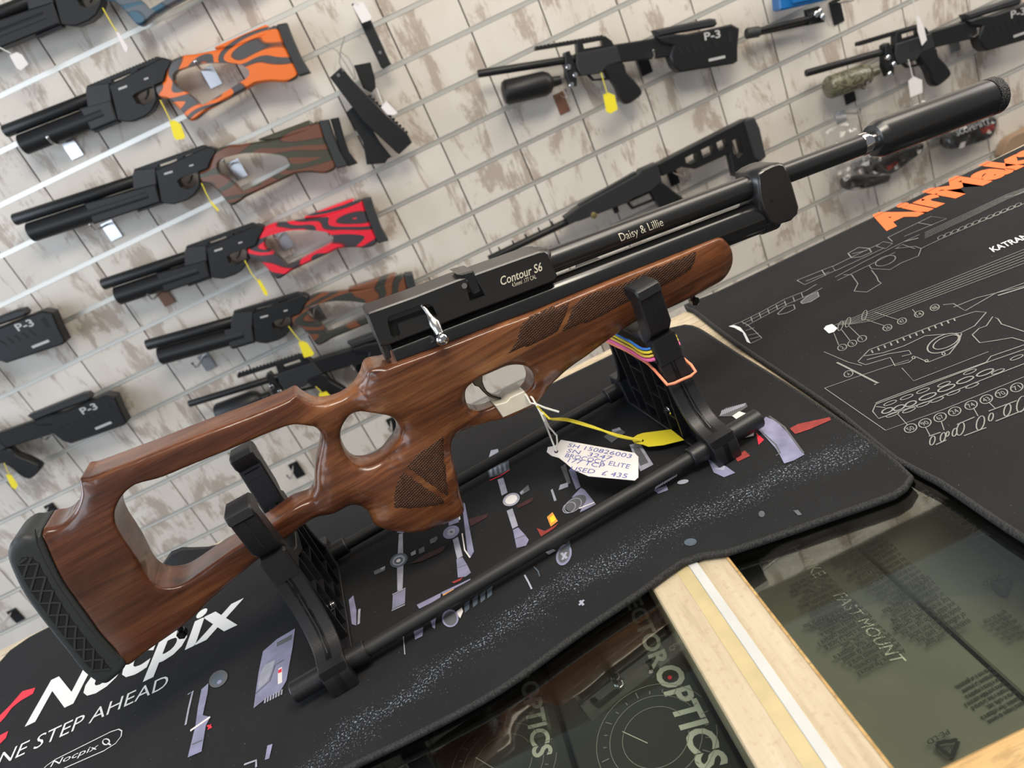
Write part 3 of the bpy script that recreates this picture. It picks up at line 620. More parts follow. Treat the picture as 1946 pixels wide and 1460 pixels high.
# bolt handle
bh = [(806,584),(812,592),(817,600),(821,607),(825.5,615),(831,626.5),(835.5,636),(840,644.5)]
pts = [np.array([*sz(a, b, -.022)]) for a, b in bh]; ys = np.linspace(-0.013, -0.030, len(bh)); rr = [.0018, .0018, .0019, .0030, .0046, .0036, .0030, .0030]
mb = MB(); mb.tube([(p[0], y, p[1]) for p, y in zip(pts, ys)], rr, 20); mb.build('bolt_handle', M['steel'], rifle, 60)
q = sz(840, 644.5, -.031); R = 0.0051
lathe((q[0]-R, -0.031, q[1]), (q[0]+R, -0.031, q[1]), [(R-R*math.cos(a), R*math.sin(a)) for a in np.linspace(0.02, math.pi-0.02, 16)], 'bolt_knob', M['chrome'], rifle, 28, 60)
# engraved lettering
def on_side(p0, p1, pt, y): A, B, C = (np.array(sz(*p, y)) for p in (p0, p1, pt)); return lambda u, v: (*(A+(B-A)*u+(C-A)*v)[:1], y, (A+(B-A)*u+(C-A)*v)[1])
text_map('engraved_text', 'Contour S6', on_side((952,543), (1031,514), (947,528), -0.01705), M['engrave'], recv, bold=0.012, shear=0.25)
text_map('engraved_text', '4.5mm/ .177 CAL', on_side((974,546), (1020,529), (971.5,538.5), -0.01705), M['engrave'], recv)
a, b, c_ = sz(1172, 461), sz(1252, 431), sz(1166, 447)
def around(u, v):
    s = a[0]+(b[0]-a[0])*u; zc = k[0]*s+k[1]; z = a[1]+(b[1]-a[1])*u+(c_[1]-a[1])*v-zc; z = max(-rB*.95, min(rB*.95, z+0.0022)); return (s, -(math.sqrt(max(0, rB*rB-z*z))+0.00025), zc+z)
text_map('engraved_text', 'Daisy & Lillie', around,  M['engrave'], [o for o in rifle.children if o.name.startswith('barrel_shroud')][0], cuts=9)
# trigger
tg = [(894,722),(905,713),(915,709),(915,723),(918,733),(923,741),(929,746),(937,750.5),(951,754),(950,757),(936,755.5),(924,750),(915,741.6),(908,733.5),(900,731)]
prism('trigger', np.array([sz(a, b) for a, b in tg]), -0.004, 0.004, M['blackgloss'], rifle, 0.0008, axis='y')
# sling studs
for px, base_ in (((346, 1203), (338, 1186)), ((1319, 572), (1313, 556))):
    p, q = sz(*px), sz(*base_); mb = MB(); mb.tube([(q[0], 0, q[1]), (p[0], 0, p[1])], 0.0022, 12); st = mb.build('sling_stud', M['blackgloss'], rifle)
    lathe((p[0], -0.0042, p[1]), (p[0], 0.0042, p[1]), [(0, .0030), (0.001, .0040), (0.0074, .0040), (0.0084, .0030)], 'stud_eye', M['blackgloss'], st, 6)
    lathe((p[0], -0.0045, p[1]), (p[0], -0.0040, p[1]), [(0, .0016), (0.0005, .0016)], 'stud_hole', M['void'], st, 12)
# masking tape round the trigger guard
tpz = np.array([sz(a, b, -0.011) for a, b in [(940,770),(956,793.5),(985,781),(1011,769),(1003,752),(996,743),(970,755),(962,764)]])
prism('masking_tape', tpz, -0.0118, 0.0118, M['tape'], rifle, 0.0006, axis='y')

# ================================================================== RIFLE STAND (same local frame as the rifle)
stand = thing('rifle_stand', 'black plastic rifle stand with two yokes joined by round rods', 'stand', (nv[0]*N0, nv[1]*N0, 0.0006), TH)
PROF = [(-.0955, .0002), (-.0960, .016), (-.092, .0235), (-.076, .027), (-.0655, .036), (-.0585, .050), (-.0545, .066), (-.0525, .085), (-.0520, .1035)]
def ribbon(P, t, x0, x1):      # flange following the profile with thickness t towards the inside
    P = np.array(P); T = np.gradient(P, axis=0); T /= np.linalg.norm(T, axis=1)[:, None]; Nn = np.c_[T[:, 1], -T[:, 0]]
    return list(P)+list((P+Nn*t)[::-1])
def yoke(x0, x1, side, vz):
    """side: +1 the ribbed side faces +x"""
    sm = smooth_loop(PROF, 0.006, False); w = x1-x0
    fr = [tuple(p) for p in sm]; bk = [(-a, b) for a, b in sm]
    y = bpy.data.objects.new('yoke', None); COL.objects.link(y); y.parent = stand
    xc = (x0+x1)/2
    web = fr+[(-.030, .1035), (-.024, vz-.004), (0, vz-.010), (.024, vz-.004), (.030, .1035)]+bk[::-1]+[(.060, .0005), (-.060, .0005)]
    prism('web', web, xc-.003, xc+.003, M['plastic'], y, 0.0006, axis='x')
    for P in (fr, bk):
        poly = ribbon(P, 0.0045 if P is fr else -0.0045, 0, 0)
        prism('outer_flange', poly, x0, x1, M['plastic'], y, 0.0008, axis='x')
        s = -1 if P is fr else 1
        prism('foot_block', [(s*.0955, .0002), (s*.0955, .0245), (s*.071, .0255), (s*.066, .0002)], x0+.0003, x1-.0003, M['plastic'], y, 0.0012, axis='x')
        sh = [(s*.0535, .082), (s*.0535, .1045), (s*.047, .1055), (s*.030, .092), (s*.030, .082)]
        prism('shoulder', sh, x0, x1, M['plastic'], y, 0.0015, axis='x')
        mb = MB(); mb.tube([(xc, s*.0525, .100), (xc, s*.0530, .070), (xc, s*.0640, .038), (xc, s*.0800, .0262)], 0.0006, 6); mb.build('moulding_line', M['plastic'], y)
    prism('base_flange', [(-.066, .0004), (.066, .0004), (.066, .0042), (-.066, .0042)], x0, x1, M['plastic'], y, 0.0006, axis='x')
    # ribs on the open side
    xf = x1-.001 if side > 0 else x0+.001; xa, xb = (xc+.003, xf) if side > 0 else (xf, xc-.003)
    for n0, n1, z0, z1 in ((-.040, -.046, .004, .085), (-.020, -.028, .004, .080), (.000, -.006, .004, .072), (.020, .022, .004, .080), (.040, .044, .004, .085)):
        prism('rib', [(n0-.0012, z0), (n0+.0012, z0), (n1+.0012, z1), (n1-.0012, z1)], xa, xb, M['plastic'], y, 0.0, axis='x')
    for na, nb, z in ((-.044, -.024, .055), (-.040, -.022, .025), (-.024, -.004, .040), (-.002, .020, .060), (.022, .042, .030), (.0, .02, .02)):
        prism('rib', [(na, z-.001), (nb, z-.001), (nb, z+.001), (na, z+.001)], xa, xb, M['plastic'], y, 0.0, axis='x')
    xs = xf
    lathe((xs-side*.004, -.030, .030), (xs+side*.003, -.030, .030), [(0, .0042), (.004, .0042), (.0045, .0030), (.007, .0028)], 'bolt', M['chrome'], y, 20)
    # adjustable jaws and the cradle between them
    j1 = prism('jaw', [(-.0440, .086), (-.0440, .1030), (-.0500, .1075), (-.0555, .1140), (-.0575, .141), (-.0600, .1435), (-.0590, .1495), (-.056, .152), (-.038, .152), (-.0345, .149), (-.0350, .144), (-.0405, .138), (-.033, .086)], x0+.0005, x1-.0005, M['plastic'], y, 0.0014, axis='x')
    mb = MB(); mb.tube([(xc, -.0556, .1155), (xc, -.0576, .141)], 0.0005, 6); mb.build('moulding_line', M['plastic'], j1)
    j2 = prism('jaw', [(.0440, .086), (.0440, .1030), (.0520, .1075), (.0575, .1140), (.0625, .144), (.0655, .1465), (.0645, .1525), (.061, .155), (.044, .155), (.0395, .152), (.0400, .144), (.0445, .139), (.034, .086)], x0+.0005, x1-.0005, M['plastic'], y, 0.0014, axis='x')
    for q in range(5):
        z = .106+q*.0072; prism('grip_ridge', [(.0375+(z-.086)*.14, z), (.0365+(z-.086)*.14, z+.0014), (.0385+(z-.086)*.14, z+.0028)], x0+.004, x1-.004, M['plastic'], j2, 0.0, axis='x')
    prism('cradle', [(-.036, .084), (-.036, .096), (-.024, vz+.005), (-.010, vz), (.010, vz), (.024, vz+.005), (.038, .096), (.038, .084), (0, .070)], x0+.002, x1-.002, M['plastic'], y, 0.0008, axis='x')
    return y
yoke(-.152, -.131, 1, .0815)
yoke(.188, .210, -1, .1015)
RN, RZ = .0810, .0122
for s in (-1, 1):
    lathe((-.172, s*RN, RZ), (.236, s*RN, RZ), [(0, .0055), (.408, .0055)], 'rod', M['blackmatt'], stand, 24)
    for a, b in ((-.1775, -.100), (.170, .2405)):
        a_, b_ = (a, b); inner = -.1165 if a < 0 else .1735
        lo, hi = (a, inner) if a < 0 else (inner, b)
        lathe((lo, s*RN, RZ), (hi, s*RN, RZ), [(0, .0074), (.001, .0082), (hi-lo-.001, .0082), (hi-lo, .0074)], 'rod_sleeve', M['plastic'], stand, 28)

# ================================================================== RUBBER BANDS on the far yoke
def band(col, name_col, pts, r, label):
    key = 'band_'+name_col
    if key not in M: M[key] = mat(key, col, 0.55)
    L = smooth_loop(np.array(pts), 0.006, True); mb = MB(); mb.tube([tuple(p) for p in L], r, 8, True)
    o = mb.build('rubber_band', M[key], None, 60); o.location = tuple(nv*N0); o.rotation_euler = (0, 0, TH); return tag(o, label, 'rubber band', 'rubber bands round the stand yoke')
def loopb(zf, zb, g, nf=-.0445, nb=.0565, xa=.1862, xb=.2118, sag=0.0):
    return [(xa-g, nf-g, zf), (xb+g, nf-g, zf), (xb+g, 0, (zf+zb)/2-sag), (xb+g, nb+g, zb), (xa-g, nb+g, zb), (xa-g, .03, zb*.7+zf*.3), (xa-g, -.01, (zf+zb)/2-sag)]
band((0.05, 0.22, 0.75), 'blue', loopb(.0985, .096, .0002), .0011, 'thin blue rubber band, topmost of the bands on the stand')
band((0.90, 0.72, 0.05), 'yellow', loopb(.0955, .093, .0004), .0013, 'yellow rubber band just below the blue one on the stand')
band((0.90, 0.16, 0.42), 'pink', loopb(.0885, .084, .0005), .0017, 'thick pink rubber band round the stand yoke')
band((0.88, 0.60, 0.10), 'gold', loopb(.0920, .088, .0006), .0012, 'amber rubber band between yellow and pink bands on the stand')
band((0.95, 0.30, 0.16), 'orange', [(.1858, -.036, .0815), (.1858, -.050, .0745), (.1858, -.0590, .0690), (.199, -.0592, .0665), (.2122, -.0590, .0665), (.2122, -.045, .0745), (.2122, .0, .080), (.2122, .056, .084), (.1858, .056, .084), (.1858, .0, .083)], .0013, 'orange rubber band sagging low round the front leg of the stand')

# ================================================================== PRICE TAGS ON THE RIFLE
tagp = [(1066,836),(1206,861),(1213,868),(1213,907),(1206,913),(1118,905),(1090,893),(1075,880),(1062,870),(1048,866),(1039,859),(1041,850),(1052,848),(1060,844)]
ZT = 0.0235
V3 = [onz(a, b, ZT) for a, b in tagp]; hole = [onz(1057+4*math.cos(a), 858+3.5*math.sin(a), ZT)[:2] for a in np.linspace(0, 2*math.pi, 10)[:-1]]
ptag = thing('price_tag', 'white handwritten card price tag lying below the trigger guard', 'price tag')
V, Fc = prism_data([v[:2] for v in V3], ZT-.0004, ZT, 0, [hole]); link('card', mesh('card', V, Fc), M['paper'], ptag)
def hand(body, p0, p1, pt): return text_flat('handwriting', body, p0, p1, pt, ZT+.0002, M['ink'], ptag, bold=-0.006, shear=0.25)
hand('SH 150826003', (1078,849), (1198,871), (1079.5,842)); hand('SN  3247', (1076,859), (1160,874.5), (1077.5,852)); hand('BROCOCK ELITE', (1073,868.5), (1195,891), (1074.5,861))
hand('177 TCP', (1078,878), (1146,890), (1079.5,870)); hand('USED  £ 435', (1082,894), (1190,909), (1083.5,886))
A = lambda x, y, n: local(onpl(x, y, nv*(N0+n), nv))
def wpt(x, y, n): return onpl(x, y, nv*(N0+n), nv)
kn = wpt(1018, 768, -.018)
mb = MB(); mb.tube([tuple(q) for q in smooth_loop(np.array([wpt(989,738,-.004), wpt(1000,752,-.013), wpt(1008,766,-.016), kn, wpt(1034,800,-.022), onz(1048,835,.034), onz(1057,858,ZT+.001)]), 0.006, False)], .0008, 6); mb.build('string', M['string'], ptag)
mb = MB(); mb.tube([tuple(q) for q in smooth_loop(np.array([kn, wpt(1032,788,-.022), onz(1044,812,.04), onz(1058,828,.03), onz(1059,842,.027), onz(1057,858,ZT+.0005)]), 0.006, False)], .0008, 6); mb.build('string', M['string'], ptag)
mb = MB(); mb.tube([tuple(q) for q in smooth_loop(np.array([wpt(998,744,-.004), wpt(1012,757,-.013), kn, wpt(1035,775,-.020), wpt(1062,783,-.022)]), 0.006, False)], .0009, 6); mb.build('string', M['string'], ptag)
ZY = 0.0065
ytag = thing('yellow_tag', 'yellow card tag on a yellow string by the stand foot', 'price tag')
yp = [(1200,834),(1212,826),(1222,823),(1275,816),(1300,836),(1260,846),(1232,849),(1222,845),(1205,842)]
V, Fc = prism_data([onz(a, b, ZY)[:2] for a, b in yp], ZY-.0004, ZY, 0, [[onz(1220.5+3*math.cos(a), 837.5+2.5*math.sin(a), ZY)[:2] for a in np.linspace(0, 6.283, 9)[:-1]]]); link('card', mesh('card', V, Fc), M['yellow'], ytag)
for o_ in (0, 1):
    mb = MB(); mb.tube([tuple(q) for q in smooth_loop(np.array([wpt(1020,772,-.019), wpt(1030,783,-.021), wpt(1044,796,-.022), onz(1080,797+3*o_,.045), onz(1130,812+2*o_,.030), onz(1175,830-3*o_,.018), onz(1220,837.5,ZY+.001)]), 0.006, False)], .0010, 6); mb.build('string', M['yellowstring'], ytag)

# ================================================================== RIFLES HUNG ON THE SLAT WALL (local x = along wall, y = depth, z = up)
YG = 1.915
def wz(x, y): X = ony(x, y, YG); return np.array([X[0], X[2]])
def laminate(name, ca, cb, seed, sc=(4.5, 1, 15)):
    m, t = newmat(name, 0.38, 0.3); tc = t.n('TexCoord').outputs['Object']; v = t.mapping(tc, sc, (0, 0.25, 0), (seed, seed*.7, seed*1.3))
    f = t.noise(v, 1.0, 0.5, 0.3, 0.4); w = t.math('FRACT', t.math('MULTIPLY', f, 8.0))
    k = t.n('MapRange'); k.inputs[1].default_value = 0.47; k.inputs[2].default_value = 0.53; t.l(w, k.inputs[0])
    e = t.math('ABSOLUTE', t.math('SUBTRACT', w, 0.5)); ln = t.n('MapRange'); ln.inputs[1].default_value = 0.06; ln.inputs[2].default_value = 0.03; t.l(e, ln.inputs[0])
    c = t.mix(k.outputs[0], ca, cb); t.l(t.mix(t.math('MULTIPLY', ln.outputs[0], 0.6), c, (0.02, 0.015, 0.012)), t.b.inputs['Base Color']); return m
GREY = (0.075, 0.072, 0.078)
M['lam_orange'] = laminate('orange_laminate', (0.80, 0.17, 0.025), GREY, 1.3)
M['lam_red'] = laminate('red_laminate', (0.80, 0.02, 0.045), (0.05, 0.045, 0.055), 2.6)
M['lam_green'] = laminate('green_laminate', (0.055, 0.055, 0.035), (0.15, 0.06, 0.035), 4.4)
M['lam_brown'] = laminate('brown_laminate', (0.040, 0.040, 0.034), (0.17, 0.06, 0.03), 8.1)
M['lam_blue'] = laminate('blue_laminate', (0.03, 0.10, 0.16), (0.10, 0.12, 0.15), 3.3)
M['gun'] = mat('gunmetal_black', (0.010, 0.0105, 0.012), 0.42, spec=0.4)
M['gungrey'] = mat('gunmetal_grey', (0.026, 0.027, 0.030), 0.45, spec=0.4)
M['printw'] = mat('grey_marking', (0.45, 0.45, 0.45), 0.5)
def rel(L, R, a):
    c, s = math.cos(-a), math.sin(-a); out = []
    for p in L:
        q = wz(p[0], p[1])-R; out.append((q[0]*c-q[1]*s, q[0]*s+q[1]*c))
    return np.array(out)
def ang(p, q): a, b = wz(*p), wz(*q); return math.atan2(b[1]-a[1], b[0]-a[0])
def teeth(a, b, n, h, base):
    """saw-tooth rail outline from a to b (x,z), teeth up"""
    a, b = np.array(a), np.array(b); d = (b-a)/n; t = d/np.hypot(*d); up = np.array([-t[1], t[0]]); P = []
    for i in range(n): P += [a+d*(i+.12), a+d*(i+.22)+up*h, a+d*(i+.68)+up*h, a+d*(i+.78)]
    return [a]+P+[b, b-up*base, a-up*base]
def lat2(root, name, p0, p1, r, m, n=20, y=0.0):
    L = math.hypot(p1[0]-p0[0], p1[1]-p0[1]); return lathe((p0[0], y, p0[1]), (p1[0], y, p1[1]), [(0, r*.9), (.002, r), (L-.001, r), (L, r*.95)], name, m, root, n)
A_REF, A_B0, A_B1 = (330, 115), (9, 250), (169, 188); A_ANG = ang(A_B0, A_B1); A_R = wz(*A_REF)
def LA(L): return rel(L, A_R, A_ANG)
def rifle_A(name, ref, b0, b1, lam, label, guard, group=None):
    R = wz(*ref); a = ang(b0, b1); o = thing(name, label, 'rifle', (R[0], YG, R[1]), 0, group); o.rotation_euler = (0, -a, 0)
    muz = rel([b0], R, a)[0]; bl = LA([(9, 250), (175, 186)]); zb = bl[1][1]
    lat2(o, 'barrel_shroud', (muz[0], zb), (bl[1][0]+.02, zb), .0138, M['gun'])
    ta = LA([(41, 273), (170, 226)]); zt = ta[1][1]; lat2(o, 'air_cylinder', (muz[0]+(ta[0][0]-bl[0][0]), zt), (ta[1][0]+.04, zt), .0225, M['gun'], 24)
    hg = LA([(157, 206), (215, 190), (227.5, 228), (179, 248)])
    if guard:
        w = guard; hg = np.array([(hg[0][0]-w, hg[0][1]), hg[1], hg[2], (hg[3][0]-w, hg[3][1])])
    g = prism('handguard', hg, -.021, .021, M['gun'] if guard else M['gungrey'], o, .003, axis='y')
    x0, x1 = hg[0][0]+.012, hg[1][0]-.03; zc = (hg[0][1]+hg[3][1])/2
    if guard:
        for i in range(int((x1-x0)/.028)):
            V, Fc = prism_data([(x0+i*.028, zc-.004), (x0+i*.028+.019, zc-.004), (x0+i*.028+.019, zc+.004), (x0+i*.028, zc+.004)], -.0215, -.0205); link('vent_slot', mesh('vent_slot', [(p, z, q) for p, q, z in V], [f[::-1] for f in Fc]), M['void'], g)
    rl = LA([(179.5, 248), (227, 228), (229, 233), (183, 252)]); prism('accessory_rail', rl, -.010, .010, M['gun'], o, .001, axis='y')
    prism('front_block', LA([(168, 176), (170, 164), (212, 158), (217, 192), (172, 206)]), -.019, .019, M['gungrey'], o, .002, axis='y')
    tr = LA([(257, 183.5), (262, 178), (274, 172), (292, 165), (297, 170), (298, 186), (290, 193), (277.5, 200), (264.6, 196.5)])
    rcv = prism('receiver', LA([(211, 163), (216, 176), (228, 228), (240, 231), (255, 231.5), (279, 222), (292, 212), (299, 199), (303, 189), (299, 163), (315, 156), (320, 138), (329, 121), (326, 114), (312, 110)]), -.0195, .0195, M['gun'], o, .0025, holes=[tr], axis='y')
    top = LA([(169, 166), (302, 110)]); prism('scope_rail', teeth(top[0], top[1], 22, .0032, .006), -.010, .010, M['gun'], o, 0, axis='y')
    prism('rail_bridge', LA([(170, 163), (302, 108), (314, 113), (327, 117), (322, 128), (213, 168), (172, 184)]), -.011, .011, M['gun'], o, .001, axis='y', holes=[LA(h) for h in ([(176, 169), (188, 164), (190, 168), (178, 173)], [(214, 152), (250, 138), (252, 143), (216, 157)], [(264, 132), (282, 125), (284, 130), (266, 137)])])
    for q in ([(230, 168), (246, 162), (247, 166), (231, 172)], [(278, 150), (286, 147), (287, 150), (279, 153)]):
        V, Fc = prism_data(ccw(LA(q)), -.0200, -.0194); link('maker_mark', mesh('maker_mark', [(p, z, u) for p, u, z in V], [f[::-1] for f in Fc]), M['printw'], rcv)
    hole = smooth_loop(LA([(332, 143.4), (337.5, 136), (362, 127), (387, 121), (419.7, 119.6), (446, 121), (464, 125), (475, 133.6), (475.6, 143.4), (469, 150), (395, 196), (385, 201), (372, 188), (352, 173), (337.5, 165), (332, 155)]), .008)
    prism('stock', smooth_loop(LA([(327, 118), (350.7, 106.4), (372, 104), (411, 96), (440, 90), (500, 66), (515, 54), (528, 50), (543, 87.5), (556, 115), (568, 143), (549.6, 156), (515, 155.8), (487, 160), (477, 166), (395, 211), (383.6, 220.7), (365.5, 229.7), (347.4, 211), (336, 199), (321, 188), (304, 185), (296, 166), (308, 160), (316, 154), (320, 138)]), .008), -.0185, .0185, lam, o, .005, holes=[hole], axis='y', smooth=50)
    prism('cheek_piece', LA([(411, 94), (411, 90), (506, 48), (513, 51), (516, 60), (511, 68), (470, 84), (440, 92)]), -.0175, .0175, lam, o, .004, axis='y')
    prism('butt_pad', LA([(528, 48), (546, 44.5), (558, 76), (574, 112), (591, 139), (570, 145.5), (556, 115), (543, 87.5)]), -.020, .020, M['rubber'], o, .003, axis='y')
    prism('trigger', LA([(280, 172), (284, 171), (282, 182), (277, 190), (275, 188), (279, 181)]), -.003, .003, M['void'], o, 0, axis='y')
    return o
rA = rifle_A('hanging_air_rifle', A_REF, A_B0, A_B1, M['lam_orange'], 'air rifle with orange and grey laminate thumbhole stock on the slat wall', 0)
rG = rifle_A('hanging_air_rifle', (415, 283), (30, 423), (262, 348), M['lam_green'], 'long air rifle with dark green and brown laminate stock on the slat wall', .10)
rR = rifle_A('hanging_air_rifle', (505, 430), (196, 543), (354, 491), M['lam_red'], 'air rifle with red and black laminate stock on the slat wall', .055)
rBn = rifle_A('hanging_air_rifle', (590, 562), (283, 665), (436.6, 622.5), M['lam_brown'], 'air rifle with brown laminate stock hung below the red one', 0)
rBl = rifle_A('hanging_air_rifle', (226, -76), (-165, 85), (20, 12), M['lam_blue'], 'air rifle with blue-grey stock hung above the orange one', .10)

# ---- bottle-fed rifles with a slab-sided stock
B_REF = (1165, 85); B_R = wz(*B_REF); B_A0, B_A1 = (908, 140.5), (1098, 110.5); B_ANG = ang(B_A0, B_A1)
def LB(L): return rel(L, B_R, B_ANG)
M['camo'] = laminate('camouflage_bottle_wrap', (0.17, 0.16, 0.10), (0.07, 0.07, 0.045), 5.2, (30, 30, 40))
def rifle_B(name, ref, b0, b1, label, bottle, group=None):
    R = wz(*ref); a = ang(b0, b1); o = thing(name, label, 'rifle', (R[0], YG, R[1]), 0, group); o.rotation_euler = (0, -a, 0)
    p = LB([(908, 140.5), (1100, 110.5)]); lat2(o, 'barrel', p[0], p[1], .0092, M['gun'])
    q = LB([(955, 177), (1051, 158), (1071, 151)]); L = np.hypot(*(q[1]-q[0])); e = (q[2]-q[0])/np.hypot(*(q[2]-q[0])); r = .0295
    lathe((q[0][0], 0, q[0][1]), (q[2][0], 0, q[2][1]), [(0, r*.55), (.003, r*.85), (.010, r), (L-.022, r), (L-.008, r*.8), (L, r*.42), (L+.02, r*.36)], 'air_bottle', M['camo'] if bottle == 'camo' else M['gun'], o, 28)
    prism('regulator_block', LB([(1071, 101), (1080, 97), (1093, 130), (1094, 164), (1084, 166), (1074, 145)]), -.014, .014, M['gun'], o, .002, axis='y')
    for c in ((1077, 128), (1090, 143), (1083, 162)):
        u = LB([c])[0]; lathe((u[0], -.020, u[1]), (u[0], -.012, u[1]), [(0, .005), (.001, .0062), (.008, .0062)], 'pressure_gauge', M['chrome'], o, 16)
    tp_ = LB([(1016, 91), (1145, 69)]); prism('scope_rail', teeth(tp_[0], tp_[1], 18, .003, .007), -.010, .010, M['gun'], o, 0, axis='y')
    prism('rail_support', LB([(1094, 88), (1094, 77), (1148, 69), (1160, 78), (1175, 104), (1175, 116), (1096, 118)]), -.012, .012, M['gun'], o, .0015, axis='y', holes=[LB([(1106, 84), (1142, 77), (1144, 87), (1108, 93)])])
    prism('receiver', LB([(1093, 102), (1168, 88), (1178, 118), (1150, 126), (1140, 140), (1102, 145), (1092, 125)]), -.016, .016, M['gungrey'], o, .002, axis='y')
    prism('stock_tube', LB([(1160, 86), (1243, 73), (1276, 84), (1276, 108), (1180, 119), (1160, 118)]), -.013, .013, M['gun'], o, .003, axis='y')
    prism('grip', smooth_loop(LB([(1140, 122), (1180, 119), (1188, 138), (1205, 156), (1217, 176), (1204, 190), (1187, 198), (1176, 186), (1168, 166), (1156, 148)]), .008), -.015, .015, M['gun'], o, .004, axis='y', smooth=50)
    prism('trigger_guard', LB([(1112, 140), (1150, 132), (1158, 152), (1126, 154)]), -.006, .006, M['gun'], o, .001, axis='y', holes=[LB([(1120, 141), (1146, 136), (1151, 148), (1128, 150)])])
    sk = prism('stock', LB([(1243, 72), (1275, 66), (1300, 66), (1384, 47), (1399, 55), (1396, 90), (1396, 117), (1388, 122), (1288, 138), (1276, 128), (1268, 108), (1274, 88), (1250, 82)]), -.020, .020, M['gun'], o, .004, axis='y')
    prism('cheek_rest', LB([(1239, 58), (1345, 36), (1356, 37), (1359, 46), (1354, 52), (1275, 66), (1247, 72)]), -.016, .016, M['gungrey'], o, .005, axis='y')
    for i in range(6):
        x = 1283+i*13; prism('grip_groove', LB([(x, 92-i*2.4), (x+3, 91-i*2.4), (x+9, 104-i*2.4), (x+6, 105-i*2.4)]), -.0206, -.0198, M['void'], sk, 0, axis='y')
    def side(p0, p1, pt): A, B, C = LB([p0, p1, pt]); return lambda u, v: ((A+(B-A)*u+(C-A)*v)[0], -.0206, (A+(B-A)*u+(C-A)*v)[1])
    text_map('printed_text', 'P-3', side((1333, 78), (1363, 72), (1331, 64)), M['printw'], sk, bold=.02)
    prism('maker_mark', LB([(1340, 113), (1371, 106), (1372, 111), (1341, 118)]), -.0206, -.0199, M['printw'], sk, 0, axis='y')
    prism('butt_slot', LB([(1376, 62), (1384, 60), (1384, 82), (1378, 83)]), -.0206, -.0199, M['void'], sk, 0, axis='y')
    return o
rifle_B('hanging_air_rifle', B_REF, B_A0, B_A1, 'black bottle-fed air rifle with P-3 stock and yellow tag on the slat wall', 'black')
rifle_B('hanging_air_rifle', (1760, 61), (1521, 135), (1680, 90), 'air rifle with camouflage air bottle and black P-3 stock', 'camo')
# parts of further ones at the left edge and behind the wooden stock
def ref_from(pxl, pl, a):      # place so that local point pl shows at pixel pxl
    w = wz(*pxl); c, s = math.cos(a), math.sin(a); return w-np.array([pl[0]*c-pl[1]*s, pl[0]*s+pl[1]*c])
def rifle_B_at(pxl, plpx, a_px, label):
    a = ang(*a_px); R = ref_from(pxl, LB([plpx])[0], a); x, y = proj((R[0], YG, R[1])); return rifle_B('hanging_air_rifle', (x, y), a_px[0], a_px[1], label, 'black')
rifle_B_at((131, 645), (1396, 117), ((-100, 700), (20, 660)), 'black P-3 rifle stock poking in beside the red rifle muzzle')
rifle_B_at((246, 798), (1396, 117), ((-100, 880), (20, 838)), 'black P-3 rifle with grip and yellow tag left of the cheekpiece')
rifle_B_at((359, 768), (908, 140.5), ((359, 768), (548, 710)), 'black bottle-fed air rifle partly hidden behind the wooden rifle cheekpiece')

# ---- long tactical rifle
R = wz(1200, 350); a = ang((929, 493), (1090, 415)); tac = thing('hanging_air_rifle', 'long black tactical air rifle with skeleton stock behind the barrel', 'rifle', (R[0], YG, R[1])); tac.rotation_euler = (0, -a, 0)
LT = lambda L: rel(L, R, a)
p = LT([(929, 493), (1100, 411)]); lat2(tac, 'barrel', p[0], p[1], .0098, M['gun'])
for x, y in ((951, 478), (977, 465), (1001, 453), (1026, 441), (1051, 429)):
    u = LT([(x, y)])[0]; prism('barrel_stud', [(u[0]-.002, u[1]-.004), (u[0]+.002, u[1]-.004), (u[0]+.002, u[1]+.012), (u[0]-.002, u[1]+.012)], -.004, .004, M['gun'], tac, 0, axis='y')
prism('receiver', LT([(1070, 412), (1100, 390), (1209, 330), (1214, 322), (1244, 309), (1250, 322), (1254, 344), (1235, 362), (1200, 376), (1190, 384), (1100, 418), (1078, 424)]), -.017, .017, M['gungrey'], tac, .003, axis='y')
prism('scope_rail', LT([(1098, 388), (1206, 326), (1208, 331), (1100, 394)]), -.009, .009, M['gungrey'], tac, .001, axis='y')
prism('grip', LT([(1232, 360), (1254, 344), (1298, 378), (1262, 404), (1250, 392)]), -.014, .014, M['gun'], tac, .003, axis='y')
prism('trigger_guard', LT([(1188, 383), (1236, 362), (1246, 380), (1200, 398)]), -.006, .006, M['gun'], tac, .0008, axis='y', holes=[LT([(1195, 384), (1233, 367), (1240, 378), (1203, 393)])])
prism('stock', LT([(1244, 312), (1290, 288), (1378, 243), (1412, 226), (1426, 226), (1434, 244), (1448, 295), (1443, 304), (1404, 331), (1392, 335), (1388, 318), (1382, 291), (1350, 306), (1317, 321), (1291, 317), (1256, 334)]), -.016, .016, M['gun'], tac, .003, axis='y', holes=[LT(h) for h in ([(1298, 300), (1320, 288), (1322, 303), (1308, 311), (1300, 309)], [(1328, 285), (1350, 274), (1354, 289), (1332, 299)], [(1357, 271), (1374, 262), (1379, 277), (1361, 286)], [(1386, 268), (1400, 260), (1408, 290), (1398, 300), (1390, 290)])])
prism('butt_pad', LT([(1408, 228), (1428, 223), (1438, 244), (1450, 297), (1440, 306), (1428, 300)]), -.019, .019, M['rubber'], tac, .003, axis='y')
u = LT([(1124, 407)])[0]; lathe((u[0], -.028, u[1]), (u[0], -.016, u[1]), [(0, .006), (.001, .008), (.012, .008)], 'turret_knob', mat('brass_knob', (0.25, 0.20, 0.09), 0.4, 0.6), tac, 20)
prism('magazine', LT([(1160, 386), (1170, 382), (1176, 402), (1168, 406)]), -.006, .006, M['gun'], tac, .001, axis='y')

